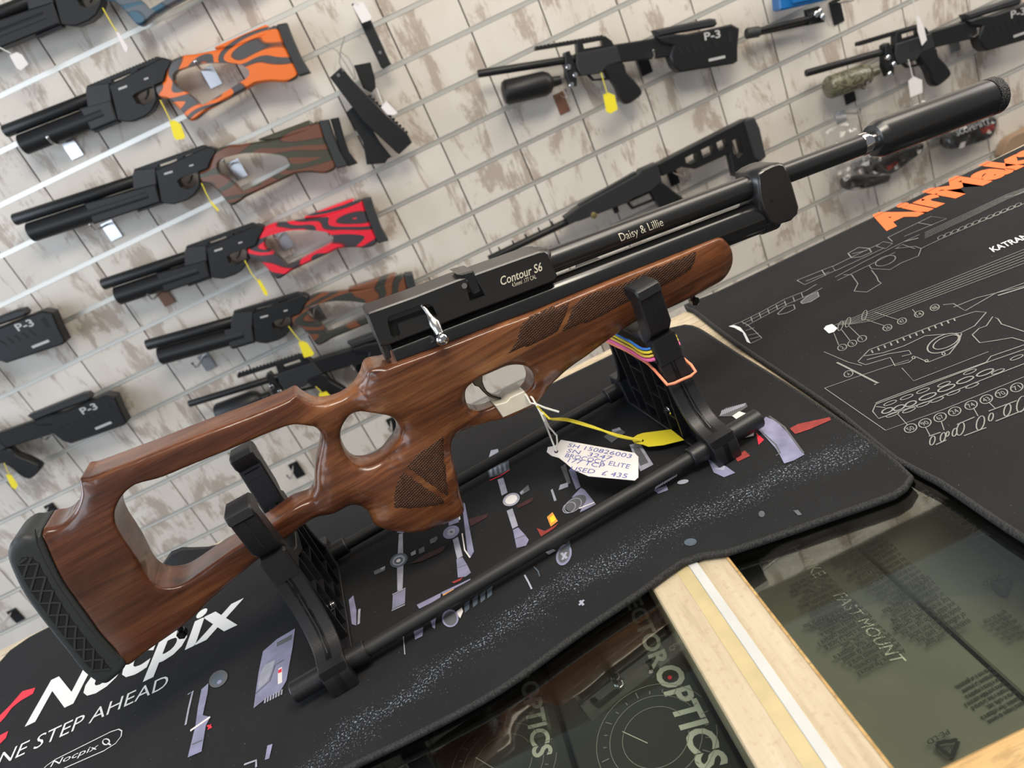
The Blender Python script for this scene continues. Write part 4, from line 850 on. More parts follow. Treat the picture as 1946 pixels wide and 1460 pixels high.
# ---- bipod, blue case, hanging scope rails
R = wz(1490, 50); bip = thing('bipod', 'folded black bipod with steel fittings on the slat wall', 'bipod', (R[0], YG, R[1])); LP = lambda L: rel(L, R, 0.0)
for pa_, pb_ in (((1428, 62), (1560, 30)), ((1432, 64), (1545, 40))):
    p = LP([pa_, pb_]); lat2(bip, 'leg', p[0], p[1], .0075, M['gun'], 16, .0 if pa_[0] == 1428 else .016)
p = LP([(1418, 64), (1442, 60)]); lat2(bip, 'rubber_foot', p[0], p[1], .013, M['rubber'], 16)
for c in ((1553, 24), (1558, 33), (1546, 28)):
    u = LP([c])[0]; lathe((u[0], -.018, u[1]), (u[0], .012, u[1]), [(0, .005), (.002, .0075), (.028, .0075), (.030, .005)], 'hinge_pin', M['chrome'], bip, 16)
prism('mount_block', LP([(1532, 18), (1556, 12), (1566, 42), (1538, 48)]), -.004, .014, M['gun'], bip, .001, axis='y')
M['bluep'] = mat('blue_plastic', (0.01, 0.14, 0.42), 0.25)
R = wz(1520, 5); bc = thing('blue_case', 'glossy blue plastic case above the bipod', 'case', (R[0], YG, R[1])); LP = lambda L: rel(L, R, 0.0)
prism('case_body', LP([(1474, 12), (1475, 20), (1482, 21), (1560, 3), (1600, -10), (1580, -60), (1470, -30)]), -.02, .02, M['bluep'], bc, .004, axis='y')
prism('case_lid', LP([(1495, 4), (1497, 10), (1552, -2), (1570, -50), (1490, -26)]), -.026, -.019, M['bluep'], bc, .002, axis='y')
def hung_bar(name, px, label, d0, d1, tag_=None, extra=None):
    c = px[0]; R = wz(*c); o = thing(name, label, 'scope rail', (R[0], YG, R[1])); LPx = lambda L: rel(L, R, 0.0)
    prism('rail_body', LPx(px), d0, d1, M['gun'], o, .002, axis='y'); return o, LPx
o, LPx = hung_bar('scope_rail', [(668, 8), (690, 6), (741, 118), (744, 122), (728, 131), (724, 128)], 'upright black scope rail with white tag hung on the slat wall', -.010, .012)
u = LPx([(722, 101)])[0]; lathe((u[0], -.013, u[1]), (u[0], -.009, u[1]), [(0, .003), (.001, .004), (.004, .004)], 'screw', M['chrome'], o, 12)
o, LPx = hung_bar('scope_rail', [(628, 148), (650, 128), (668, 150), (735, 220), (772, 252), (776, 258), (782, 270), (758, 292), (752, 288), (690, 230)], 'toothed black scope mount rail hung aslant from clear cable ties', -.030, -.008)
tt = LPx([(700, 180), (774, 254)]); prism('rail_teeth', teeth(tt[1], tt[0], 12, -.004, -.003), -.028, -.010, M['gun'], o, 0, axis='y')
u = LPx([(644, 144)])[0]; lathe((u[0], -.033, u[1]), (u[0], -.029, u[1]), [(0, .003), (.001, .004), (.004, .004)], 'screw', M['chrome'], o, 12)
o, LPx = hung_bar('scope_rail', [(672, 124), (704, 118), (712, 146), (714, 166), (706, 176), (690, 168)], 'short black bracket behind the aslant scope mount rail', .005, .025)
o, LPx = hung_bar('scope_rail', [(657, 214), (672, 202), (690, 216), (722, 270), (744, 298), (737, 302), (732, 310), (697, 313), (690, 270)], 'black slotted rail hung behind the aslant scope mount rail', -.004, .014)
o, LPx = hung_bar('scope_rail', [(628, 226), (644, 223), (654, 262), (664, 290), (680, 310), (662, 316), (650, 300)], 'narrow black upright bar beside the green rifle butt', -.012, .010)

# ================================================================== PRINT ON THE MATS (flat ink on the fabric)
ZP = 0.0004
class Ink:
    def __init__(s, parent, z): s.p = parent; s.z = z; s.g = {}; s.k = 0
    def zz(s): s.k += 1; return s.z+0.00001*(s.k % 25)
    def poly(s, px, m, name='printed_shape'):
        L = ccw([onz(a, b, s.z)[:2] for a, b in px]); V, T, _ = tri2d([L]); z = s.zz(); link(name, mesh(name, [(a, b, z) for a, b in V], T), M[m], s.p)
    def strip(s, px, w, m, name='printed_line', closed=False):
        P = np.array([onz(a, b, s.z)[:2] for a, b in px]); z = s.zz(); n = len(P)
        if closed: P = np.r_[P, P[:1]]; n += 1
        t = np.gradient(P, axis=0); t /= np.linalg.norm(t, axis=1)[:, None]+1e-12; q = np.c_[-t[:, 1], t[:, 0]]*w
        V = [(a, b, z) for a, b in np.r_[P+q, P-q]]; s.g.setdefault((name, m), MB()).add(V, [(n+i, n+i+1, i+1, i) for i in range(n-1)])
    def ell(s, c, rx, ry, rot, m, w=None, name='printed_shape', n=24):
        cr_, sr = math.cos(rot), math.sin(rot); P = [(c[0]+rx*math.cos(a)*cr_-ry*math.sin(a)*sr, c[1]+rx*math.cos(a)*sr+ry*math.sin(a)*cr_) for a in np.linspace(0, 2*math.pi, n+1)[:-1]]
        s.poly(P, m, name) if w is None else s.strip(P, w, m, name, True)
    def flush(s):
        for (name, m), mb in s.g.items(): link(name, mesh(name, mb.V, mb.F), M[m], s.p)['kind'] = 'stuff'
def Z(x0, y0, k): return lambda *pts: [(x0+k*a, y0+k*b) for a, b in pts]
ink = Ink(mat1, ZP)
z5 = Z(0, 1100, .3289); z3 = Z(640, 850, .2878); z4 = Z(1100, 700, .2603)
text_flat('printed_text', 'Nocpix', (49, 1378), (452, 1185), (96, 1295), ZP, M['white'], mat1, bold=.028)
text_flat('printed_text', 'ONE STEP AHEAD', (-46, 1477), (317, 1305.5), (-32, 1448), ZP, M['white'], mat1, bold=-.004)
text_flat('printed_text', 'Nocpix', (95, 1458.5), (184, 1424), (102, 1446), ZP, M['white'], mat1)
ink.strip(z5((230, 1120), (270, 1080), (320, 1045), (480, 965), (640, 885), (685, 870), (704, 880), (700, 910), (668, 952), (600, 995), (350, 1105), (300, 1140), (250, 1150)), .0005, 'white')
ink.ell(z5((613, 943))[0], 6.5, 5.5, 0, 'white', .0005); ink.strip(z5((622, 950), (640, 962)), .0006, 'white')
ink.poly(z5((-60, 870), (0, 790), (60, 730), (130, 650), (205, 630), (190, 665), (120, 705), (70, 745), (30, 800), (0, 832)), 'red')
ink.poly(z5((-40, 985), (0, 905), (48, 880), (35, 920), (0, 955)), 'red')
# weapon lights and scopes
ink.poly(z5((1465, 750), (1480, 640), (1495, 540), (1520, 420), (1600, 350), (1705, 288), (1690, 400), (1655, 590), (1620, 650), (1540, 690)), 'lav')
ink.poly(z5((1490, 640), (1500, 560), (1530, 500), (1590, 470), (1560, 560), (1540, 600)), 'silver'); ink.poly(z5((1605, 560), (1610, 520), (1630, 510), (1630, 600), (1606, 612)), 'paper'); ink.poly(z5((1608, 530), (1628, 518), (1628, 540), (1608, 548)), 'red')
ink.strip(z5((1478, 665), (1560, 590), (1590, 500), (1640, 470)), .0007, 'dgrey'); ink.poly(z5((1600, 370), (1690, 320), (1686, 350), (1600, 395)), 'dgrey')
for i in range(7): ink.strip(z5((1530+i*16, 720-i*8), (1534+i*16, 690-i*8)), .0007, 'silver')
ink.poly(z5((1085, 1035), (1130, 850), (1145, 740), (1165, 640), (1205, 605), (1200, 660), (1172, 790), (1215, 800), (1190, 850), (1165, 1000)), 'lav'); ink.strip(z5((1100, 880), (1215, 800)), .0012, 'paper'); ink.strip(z5((1110, 960), (1170, 935)), .0007, 'dgrey')
ink.ell(z5((1262, 580))[0], 20, 14, -.7, 'dgrey'); ink.ell(z5((1258, 584))[0], 13, 9, -.7, 'bluegrey'); ink.ell(z5((1268, 598))[0], 5, 3, -.7, 'lav'); ink.strip(z5((1072, 845), (1090, 750), (1114, 650), (1085, 670)), .0009, 'silver')
ink.strip(z5((1198, 848), (1222, 862)), .0008, 'red'); ink.strip(z5((1218, 842), (1203, 872)), .0008, 'red'); ink.poly(z5((1530, 1048), (1545, 965), (1575, 955), (1555, 1040)), 'lav'); ink.strip(z5((1410, 1075), (1480, 1050), (1480, 1090)), .0008, 'silver')
ink.poly(z3((400, 950), (398, 800), (410, 575), (436, 570), (440, 800), (434, 945)), 'silver'); ink.poly(z3((398, 565), (402, 515), (458, 508), (462, 540), (438, 570)), 'lav')
ink.ell(z3((410, 748))[0], 18, 12.5, -.5, 'bluegrey'); ink.ell(z3((410, 748))[0], 13, 9, -.5, 'silver'); ink.ell(z3((408, 750))[0], 9, 6, -.5, 'bluegrey'); ink.ell(z3((408, 750))[0], 4.5, 3, -.5, 'paper')
ink.poly(z3((488, 700), (520, 680), (522, 706), (492, 720)), 'silver'); ink.poly(z3((540, 675), (578, 655), (580, 690), (545, 708)), 'dgrey'); ink.poly(z3((245, 820), (320, 785), (318, 815), (250, 845)), 'dgrey'); ink.poly(z3((290, 800), (320, 787), (318, 800), (294, 812)), 'silver')
ink.poly(z3((365, 1075), (370, 975), (455, 932), (450, 1035)), 'dgrey')
for i in range(8): ink.strip(z3((372+i*10.5, 1068-i*5), (376+i*10.5, 978-i*5)), .0006, 'lav')
ink.strip(z3((368, 975), (455, 932)), .0006, 'silver'); ink.strip(z3((362, 1080), (450, 1040)), .0006, 'silver')
ink.poly(z3((740, 520), (735, 450), (800, 420), (806, 495)), 'lav'); ink.poly(z3((750, 440), (790, 425), (792, 470), (755, 480)), 'silver'); ink.ell(z3((755, 562))[0], 16.5, 11.5, -.5, 'lav'); ink.ell(z3((755, 562))[0], 8.5, 6, -.5, 'silver'); ink.ell(z3((757, 560))[0], 3, 2, 0, 'dgrey')
ink.poly(z3((765, 612), (800, 592), (832, 720), (795, 740)), 'silver'); ink.poly(z3((790, 742), (830, 727), (862, 780), (886, 830), (850, 856), (800, 862)), 'lav'); ink.strip(z3((792, 800), (862, 775)), .0005, 'dgrey')
ink.poly(z3((826, 360), (846, 372), (906, 690), (882, 732), (866, 712), (858, 650)), 'lav'); ink.strip(z3((828, 570), (845, 680), (880, 730)), .0006, 'paper'); ink.strip(z3((800, 400), (812, 480)), .0008, 'paper')
ink.poly(z3((615, 612), (660, 588), (668, 605), (650, 630), (618, 640)), 'dgrey')
ink.poly(z3((1003, 75), (1018, 22), (1064, 12), (1072, 45), (1050, 66)), 'silver'); ink.poly(z3((1008, 205), (998, 155), (1060, 118), (1135, 92), (1142, 150), (1080, 182)), 'bluegrey')
for i in range(4): ink.poly(z3((1015+i*30, 195-i*12), (1008+i*30, 150-i*12), (1022+i*30, 144-i*12), (1030+i*30, 190-i*12)), 'silver')
ink.strip(z3((1010, 222), (1080, 190), (1142, 152)), .0007, 'red'); ink.poly(z3((1062, 215), (1100, 203), (1128, 300), (1090, 322)), 'silver'); ink.ell(z3((1153, 347))[0], 17, 11.5, -.45, 'silver'); ink.ell(z3((1153, 347))[0], 12, 8, -.45, 'paper'); ink.poly(z3((1205, 300), (1265, 250), (1275, 285), (1222, 318)), 'dgrey'); ink.poly(z3((1208, 302), (1228, 285), (1236, 300), (1216, 314)), 'silver')
ink.poly(z3((1122, 420), (1160, 405), (1197, 520), (1160, 540)), 'silver'); ink.poly(z3((1163, 547), (1197, 530), (1235, 570), (1268, 612), (1250, 650), (1188, 666)), 'lav'); ink.strip(z3((1175, 608), (1250, 580)), .0005, 'dgrey')
ink.poly(z3((1478, 130), (1510, 110), (1545, 235), (1525, 250)), 'dgrey'); ink.poly(z3((1530, 150), (1570, 140), (1610, 262), (1580, 280)), 'lav'); ink.poly(z3((1552, 330), (1612, 268), (1640, 285), (1712, 378), (1605, 432), (1630, 360)), 'lav'); ink.ell(z3((1580, 370))[0], 22, 12, -.6, 'dgrey'); ink.strip(z3((1600, 405), (1700, 365)), .0007, 'paper'); ink.poly(z3((1465, 285), (1475, 250), (1525, 233), (1528, 262)), 'silver')
ink.poly(z3((1413, 285), (1425, 275), (1452, 352), (1436, 358)), 'silver'); ink.ell(z3((1560, 385))[0], 18, 11, -.6, 'silver', .0004); ink.ell(z3((1535, 400))[0], 13, 9, -.6, 'silver', .0004)
ink.poly(z3((1388, 462), (1425, 430), (1460, 490), (1413, 526)), 'amber'); ink.poly(z3((1405, 470), (1432, 447), (1447, 480), (1418, 502)), 'yellow')
ink.poly(z3((1320, 535), (1375, 555), (1465, 503), (1440, 532), (1400, 560), (1350, 592)), 'rust'); ink.poly(z3((480, 772), (600, 700), (720, 650), (700, 690), (560, 755)), 'darkred'); ink.poly(z3((868, 475), (1000, 440), (990, 465), (885, 525)), 'darkred'); ink.poly(z3((1190, 385), (1300, 330), (1290, 360), (1200, 405)), 'darkred')
ink.ell(z3((1500, 712))[0], 14, 21, .35, 'lav'); ink.ell(z3((1500, 712))[0], 10, 16, .35, 'dgrey'); ink.strip(z3((1482, 700), (1520, 735)), .0011, 'silver'); ink.strip(z3((1515, 695), (1490, 745)), .0011, 'silver'); ink.poly(z3((1500, 660), (1535, 618), (1545, 650), (1530, 690)), 'bluegrey')
ink.ell(z3((750, 1132))[0], 16, 17, 0, 'lav'); ink.ell(z3((750, 1132))[0], 12.5, 13.5, 0, 'dgrey'); ink.ell(z3((752, 1138))[0], 7, 7, 0, 'amber'); ink.ell(z3((752, 1138))[0], 3.5, 3.5, 0, 'dgrey'); ink.poly(z3((790, 1085), (825, 1058), (834, 1085), (815, 1130), (800, 1110)), 'paper')
for a in ((840, 1050), (895, 1015), (945, 985), (990, 955)): ink.poly(z3((a[0], a[1]-10), (a[0]+38, a[1]-40), (a[0]+34, a[1]+20), (a[0]+6, a[1]+45)), 'bluegrey')
ink.poly(z3((620, 1150), (655, 1128), (648, 1200), (632, 1190)), 'lav'); ink.poly(z3((508, 1218), (572, 1188), (566, 1248), (518, 1272)), 'lav'); ink.poly(z3((528, 1042), (690, 962), (682, 1000), (545, 1068)), 'lav'); ink.poly(z3((698, 972), (775, 930), (772, 950), (705, 988)), 'amber'); ink.poly(z3((758, 892), (832, 860), (820, 880), (775, 900)), 'rust'); ink.poly(z3((690, 960), (885, 868), (880, 880), (700, 975)), 'lav')
ink.strip(z3((440, 1140), (440, 1250), (450, 1370)), .0004, 'silver'); ink.strip(z3((1240, 845), (1265, 890), (1288, 938)), .0007, 'silver'); ink.strip(z3((1300, 790), (1330, 820), (1340, 855)), .0005, 'bluegrey'); ink.strip(z3((1600, 1045), (1632, 1010)), .0009, 'silver'); ink.strip(z3((1605, 1015), (1630, 1045)), .0009, 'silver'); ink.poly(z3((1380, 695), (1430, 675), (1450, 685), (1400, 712)), 'silver')
ink.poly(z3((80, 1010), (110, 980), (130, 1080), (130, 1180), (100, 1170)), 'lav'); ink.strip(z3((150, 1070), (145, 1170)), .0011, 'silver')
ink.poly(z4((1300, 440), (1365, 355), (1440, 385), (1560, 510), (1648, 632), (1570, 675), (1500, 697), (1470, 640), (1440, 590), (1370, 510)), 'lav'); ink.strip(z4((1340, 470), (1440, 560), (1470, 620), (1440, 640)), .0006, 'dgrey'); ink.strip(z4((1390, 350), (1500, 430), (1640, 620)), .0008, 'dgrey')
ink.poly(z4((1190, 515), (1230, 470), (1280, 458), (1276, 495)), 'paper'); ink.poly(z4((1295, 470), (1352, 522), (1312, 560)), 'red'); ink.poly(z4((1020, 352), (1070, 290), (1220, 253), (1232, 280), (1130, 350)), 'dgrey')
for i in range(12): ink.strip(z4((1035+i*15, 345-i*6), (1050+i*15, 305-i*4.5)), .0006, 'silver')
ink.poly(z4((1120, 350), (1170, 315), (1220, 330), (1150, 372)), 'paper'); ink.poly(z4((1540, 440), (1600, 408), (1832, 358), (1842, 378), (1690, 445), (1580, 482)), 'rust'); ink.poly(z4((1140, 652), (1210, 600), (1252, 640), (1160, 684)), 'rust')
ink.poly(z4((940, 660), (1080, 720), (1142, 765), (1060, 797), (985, 762)), 'lav'); ink.poly(z4((960, 670), (1070, 720), (1060, 745), (1000, 740)), 'silver'); ink.poly(z4((370, 560), (445, 545), (545, 705), (450, 755)), 'silver'); ink.poly(z4((395, 580), (440, 575), (510, 690), (450, 715)), 'dgrey')
for i in range(10): ink.strip(z4((560+i*16, 885-i*10), (572+i*16, 850-i*8)), .0006, 'silver')
ink.poly(z4((548, 892), (640, 855), (652, 890), (580, 916)), 'lav'); ink.ell(z4((760, 830))[0], 11, 4, -.2, 'silver'); ink.ell(z4((815, 1270))[0], 12, 7, -.1, 'bluegrey'); ink.ell(z4((1335, 1065))[0], 6, 6, 0, 'dgrey'); ink.poly(z4((1565, 1040), (1600, 1035), (1630, 1070), (1600, 1075)), 'dgrey'); ink.poly(z4((180, 500), (290, 430), (340, 470), (240, 545)), 'dgrey'); ink.poly(z4((240, 450), (300, 432), (310, 450), (250, 470)), 'silver')
ink.flush()

ink = Ink(mat2, ZP); z6 = Z(1300, 250, .4452)
text_flat('printed_text', 'AirMaks', (1681, 438), (2008, 284), (1631, 424), ZP, M['orange'], mat2, bold=.05)
text_flat('printed_text', 'KATRAN', (1888, 479), (1958, 451), (1879, 471.5), ZP, M['white'], mat2, bold=.02)
def ln(*p, w=.00045, c=False): ink.strip(z6(*p), w, 'line', 'line_drawing', c)
def off(p, dx, dy): return [(a+dx, b+dy) for a, b in p]
ink.poly(z6((190, 832), (215, 838), (250, 858), (268, 898), (284, 905), (262, 862), (240, 836), (212, 826)), 'white'); ln((190, 832), (245, 812), (272, 826), (300, 850), (332, 882), (284, 905)); ln((262, 850), (300, 838)); ln((275, 870), (318, 860)); ln((282, 886), (328, 874))
ln((245, 812), (330, 770), (430, 716), (520, 680), (566, 652)); ln((262, 832), (340, 790), (440, 737), (530, 700), (590, 668)); ln((250, 822), (430, 730))
for i in range(7): ln((285+i*36, 792-i*17), (292+i*36, 812-i*17))
ink.poly(z6((498, 728), (530, 700), (570, 685), (576, 705), (540, 728), (505, 736)), 'dgrey'); ln((498, 728), (530, 700), (570, 685), (576, 705), (540, 728), (505, 736), c=True, w=.0006); ln((400, 778), (430, 750), (468, 740), (474, 758), (440, 775), (405, 782), c=True, w=.0006)
ln((482, 636), (632, 576), (645, 594), (515, 655), c=True); ln((520, 640), (620, 600)); ln((588, 592), (604, 616)); ln((632, 578), (720, 535), (830, 482)); ln((645, 596), (740, 552), (850, 500))
ln((700, 521), (745, 496), (790, 500), (800, 516), (755, 536), (715, 540), c=True, w=.0006); ln((718, 522), (780, 508)); ln((820, 490), (850, 470), (890, 478), (860, 500), c=True); ln((870, 452), (1055, 362), (1120, 372), (940, 448)); ln((870, 452), (890, 470)); ln((1000, 390), (1060, 400))
ln((645, 622), (760, 560), (860, 510), (960, 460), (1005, 440)); ln((655, 636), (800, 566), (900, 516)); ln((790, 572), (800, 586), (880, 590), (925, 562), (1000, 532), (1012, 500), (985, 490), (900, 500)); ln((905, 500), (930, 482), (985, 500)); ln((940, 470), (1000, 455), w=.001)
ink.ell(z6((860, 552))[0], 20, 8, -.35, 'line', .0005, 'line_drawing'); ln((715, 612), (742, 650), (726, 682), (780, 686), (842, 648), (830, 640), (822, 620), (800, 592)); ln((680, 612), (715, 612))
for i in range(5): ln((1028, 432+i*6), (1200, 352+i*6), (1380, 268+i*5), (1470, 236+i*4), w=.00035)
for i in range(12): ink.ell(z6((1096+i*30, 452-i*12.6))[0], 6.5, 3.0, -.45, 'line', .0004, 'line_drawing', 12)
ln((1010, 500), (1090, 462), (1280, 380), (1470, 300)); ln((1370, 280), (1420, 270), (1470, 250))
ink.poly(z6((596, 842), (606, 830), (632, 822), (655, 840), (640, 856), (618, 862)), 'white')
for i in range(6): ln((640+i*14, 828+i*6-i*7), (800, 764+i*9), (1100, 645+i*10), (1470, 496+i*12), w=.00035)
for x, y in ((668, 830), (700, 815), (770, 785)): ink.ell(z6((x, y))[0], 4, 10, .35, 'line', .00035, 'line_drawing', 14)
for a, b in (((640, 862), (660, 912)), ((672, 846), (710, 896)), ((705, 832), (752, 878)), ((765, 800), (855, 830)), ((815, 772), (915, 805)), ((975, 760), (990, 778)), ((910, 1205), (955, 1255)), ((1030, 1262), (1050, 1300)), ((1098, 1238), (1110, 1275)), ((1235, 1180), (1255, 1215)), ((1300, 1155), (1328, 1182))): ln(a, b, w=.0003)
ln((742, 982), (790, 932), (930, 880), (1100, 815), (1200, 782), (1245, 768), (1290, 772), (1240, 830), (1180, 860), (1030, 872), (940, 915), (850, 945), (760, 960)); ln((745, 985), (775, 996), (880, 965), (900, 1000), (960, 985), (990, 962), (1042, 985), (1132, 950), (1172, 900), (1185, 862)); ln((780, 975), (870, 950), (960, 935), (970, 950), (930, 960))
for i in range(14): ln((800+i*27, 934-i*10.5), (806+i*27, 946-i*10.5), w=.0006)
ink.ell(z6((1108, 905))[0], 33, 15, -.4, 'line', .0006, 'line_drawing'); ink.ell(z6((1118, 900))[0], 26, 10, -.4, 'line', .0005, 'line_drawing')
for x, y in ((980, 966), (1035, 980), (1108, 950)): ink.ell(z6((x, y))[0], 3, 2.5, 0, 'line', .0004, 'line_drawing', 10)
ln((1230, 868), (1260, 840), (1290, 830), (1318, 790), (1340, 800), (1355, 822), (1470, 860)); ln((1230, 868), (1262, 902), (1330, 892), (1400, 880), (1470, 900)); ln((1105, 740), (1150, 735), (1200, 765), (1330, 690), (1470, 640)); ln((1150, 750), (1250, 710), (1330, 690), (1470, 655)); ln((1340, 700), (1470, 660), w=.0009)
ln((652, 986), (700, 1010), (830, 1076), (812, 1080), w=.0009); ln((600, 1096), (730, 1050), (850, 1010), (960, 975), w=.0003); ln((600, 1096), (860, 1276), (1100, 1190), (1470, 1040), w=.0003); ln((596, 940), (700, 985), (760, 1000), w=.0003); ln((930, 1010), (980, 1065), (1300, 940), w=.0003)
ln((818, 1160), (840, 1150), (1000, 1090), (1290, 985), (1310, 960), (1470, 905)); ln((805, 1195), (818, 1165), (1020, 1090), (1310, 980), (1470, 925)); ln((805, 1195), (830, 1226), (1050, 1150), (1300, 1050), (1470, 985)); ln((820, 1175), (860, 1180))
for i, (x, y) in enumerate(((868, 1192), (918, 1180), (968, 1163), (1040, 1132), (1120, 1096), (1200, 1062), (1285, 1030))): ink.ell(z6((x, y))[0], 11 if i < 3 else 17, 4.2, -.36, 'line', .0006, 'line_drawing', 16)
for x, y in ((880, 1160), (950, 1135), (1020, 1108), (1110, 1080), (1220, 1026), (890, 1208), (960, 1190), (1020, 1165), (1080, 1145), (1150, 1115), (1230, 1085), (1340, 1025), (1420, 965)): ink.ell(z6((x, y))[0], 13, 3, -.36, 'line', .0004, 'line_drawing', 14)
for x, y, r in ((1060, 1320, 9), (1105, 1305, 9), (1125, 1292, 5), (1155, 1285, 8), (1180, 1270, 13), (1265, 1245, 14), (1310, 1220, 8), (1380, 1190, 12), (1440, 1165, 16)): ink.ell(z6((x, y))[0], r*.5, r, .3, 'line', .0004, 'line_drawing', 16)
ln((1045, 1302), (1095, 1285)); ln((1075, 1338), (1120, 1318)); ln((1165, 1252), (1240, 1220)); ln((1195, 1300), (1290, 1265)); ln((1300, 1195), (1420, 1150)); ln((1330, 1238), (1451, 1190))
for x, y, t_ in ((967, 1268, '50'), (1028, 1245, '90'), (1093, 1220, '67'), (1155, 1195, '24'), (1225, 1168, '74'), (1290, 1143, '43'), (1355, 1118, '70'), (1420, 1093, '71'), (675, 922, '2'), (718, 905, '3'), (760, 885, '7'), (868, 838, '26'), (930, 810, '47'), (1003, 780, '14'), (1070, 752, '88'), (702, 1035, 'A')):
    k = 1.0 if y > 1060 else .72; c = z6((x, y))[0]; ink.ell(c, 12*k, 8*k, -.3, 'line', .0004, 'line_drawing', 18); w = 6*k if len(t_) > 1 else 3*k
    text_flat('printed_text', t_, (c[0]-w+3*k, c[1]+.42*w+3.2*k), (c[0]+w+3*k, c[1]-.42*w+3.2*k), (c[0]-w-4*k, c[1]+.42*w-1.8*k-1), ZP, M['line'], mat2)
ink.flush()

# ================================================================== GOODS UNDER THE GLASS
M['boxblack'] = mat('black_card_box', (0.030, 0.030, 0.027), 0.45, noise=0.3, nscale=25); M['boxgrey'] = mat('grey_print_dark', (0.24, 0.235, 0.21), 0.5); M['boxlet'] = mat('box_lettering', (0.50, 0.50, 0.45), 0.5)
ZB = -0.050
def gbox(name, label, x0, x1, y0, y1, z1, z0=-0.1249):
    o = thing(name, label, 'box', ((x0+x1)/2, (y0+y1)/2, z0)); mb = MB(); mb.box((x0-(x0+x1)/2, y0-(y0+y1)/2, 0), (x1-(x0+x1)/2, y1-(y0+y1)/2, z1-z0), .0012); mb.build('carton', M['boxblack'], o, 30); return o
def under(o): return None
def ptext(o, body, p0, p1, pt, z, m, **k):
    t = text_flat('printed_text', body, p0, p1, pt, z, m, o, **k); t.location = tuple(-Vector(o.location)); return t
def pink(o, z): return Ink(o, z)
def fix(o):
    for c in o.children:
        if c.name.split('.')[0] in ('printed_shape', 'printed_line', 'dial_print') and c.location.length == 0: c.location = tuple(-Vector(o.location))
b1 = gbox('scope_box', 'black optics box beside the cream divider with red dot lettering', -.0665, .0245, .2160, .4640, ZB)
b2 = gbox('scope_box', 'black optics box, middle one of three under the glass', -.1620, -.0705, .2160, .4640, ZB-.001)
b3 = gbox('scope_box', 'plain-edged black optics box farthest from the cream divider', -.2580, -.1665, .2160, .4640, ZB-.003)
ptext(b1, 'VECTOR', (1180, 1122), (1243, 1272), (1206, 1111), ZB+.0004, M['boxlet'], bold=.03); ptext(b1, 'OPTICS', (1242, 1272), (1332, 1466), (1287, 1259), ZB+.0004, M['boxlet'], bold=.03)
ptext(b2, 'VECTOR', (958, 1150), (990, 1298), (976, 1146), ZB-.0006, M['boxlet'], bold=.03); ptext(b2, 'OPTICS', (990, 1299), (1015, 1442), (1021, 1291), ZB-.0006, M['boxlet'], bold=.03)
for b, c, dot, zz in ((b1, (1245, 1400), (1273, 1288), ZB+.0005), (b2, (955, 1450), (1005, 1322), ZB-.0005)):
    k = pink(b, zz); C = onz(*c, zz)
    k.ell(dot, 4, 4, 0, 'red', None)
    for r in (.030, .0215, .039):
        P = [proj((C[0]+r*math.cos(a), C[1]+r*math.sin(a), zz)) for a in np.linspace(0.3, 2*math.pi-.3, 40)]; k.strip(P, .00022, 'boxgrey', 'dial_print')
    for i in range(24):
        a = i*math.pi/12; P = [proj((C[0]+r*math.cos(a), C[1]+r*math.sin(a), zz)) for r in (.032, .0345 if i % 3 else .037)]; k.strip(P, .0003, 'boxgrey', 'dial_print')
    P = [proj((C[0]-.018, C[1]+.014, zz)), proj((C[0]-.006, C[1]-.002, zz))]; k.strip(P, .0003, 'boxlet', 'dial_print'); k.flush(); fix(b)
# mount boxes in clear printed bags
M['bagtext'] = mat('black_bag_print', (0.004, 0.004, 0.004), 0.6); M['cardgrey'] = mat('dark_grey_card', (0.17, 0.166, 0.145), 0.42, noise=0.15, nscale=30); M['fm'] = mat('pale_foil_print', (0.85, 0.85, 0.76), 0.4)
def bagbox(label, x0, x1, y0, y1, z1):
    o = thing('mount_box', label, 'box', ((x0+x1)/2, (y0+y1)/2, -.1249)); L = Vector(o.location)
    mb = MB(); mb.box((x0-L.x, y0-L.y, 0), (x1-L.x, y1-L.y, z1-L.z), .0012); mb.build('carton', M['cardgrey'], o, 30)
    xs = np.linspace(x0-.002, x1+.002, 26); ys = np.linspace(y0+.001, y1-.001, 40); V = []; Fc = []
    for i, x in enumerate(xs):
        for j, y in enumerate(ys):
            w = .0010*math.sin(55*x+90*y+3*math.sin(40*y))*math.sin(120*x-35*y)+.0013*math.sin(30*y+70*x); V.append((x-L.x, y-L.y, z1+.0030+w-L.z))
    n = len(ys)
    for i in range(len(xs)-1):
        for j in range(n-1): Fc.append((i*n+j, (i+1)*n+j, (i+1)*n+j+1, i*n+j+1))
    link('plastic_bag', mesh('plastic_bag', V, Fc), M['film'], o, 180); return o
m1 = bagbox('dark grey mount box in a printed clear bag beside the divider', .0860, .1720, .2160, .4640, ZB)
m2 = bagbox('dark grey mount box in a clear bag under the line drawing mat', .1765, .2640, .2160, .4640, ZB-.004)
m3 = bagbox('dark grey mount box farthest from the divider under the line drawing mat', .2690, .3560, .2160, .4640, ZB-.004)
ptext(m1, 'HAWKE', (1499, 1044), (1549, 1099), (1519, 1035), ZB+.0004, M['fm'], bold=0.0); ptext(m1, 'FAST MOUNT', (1583, 1132), (1697, 1262), (1606, 1126), ZB+.0004, M['fm'], bold=0.0)
ptext(m2, 'FAST MOUNT', (1741, 938), (1861, 1026), (1760, 930), ZB-.0035, M['fm'], bold=0.0)
EN = ['WARNING: To avoid danger', 'of suffocation, keep this', 'plastic bag away from babies', 'and children. Do not use this', 'bag in cribs, beds, carriages', 'or playpens. The plastic bag', 'could block nose and mouth', 'and prevent breathing. This', 'bag is not a toy.']
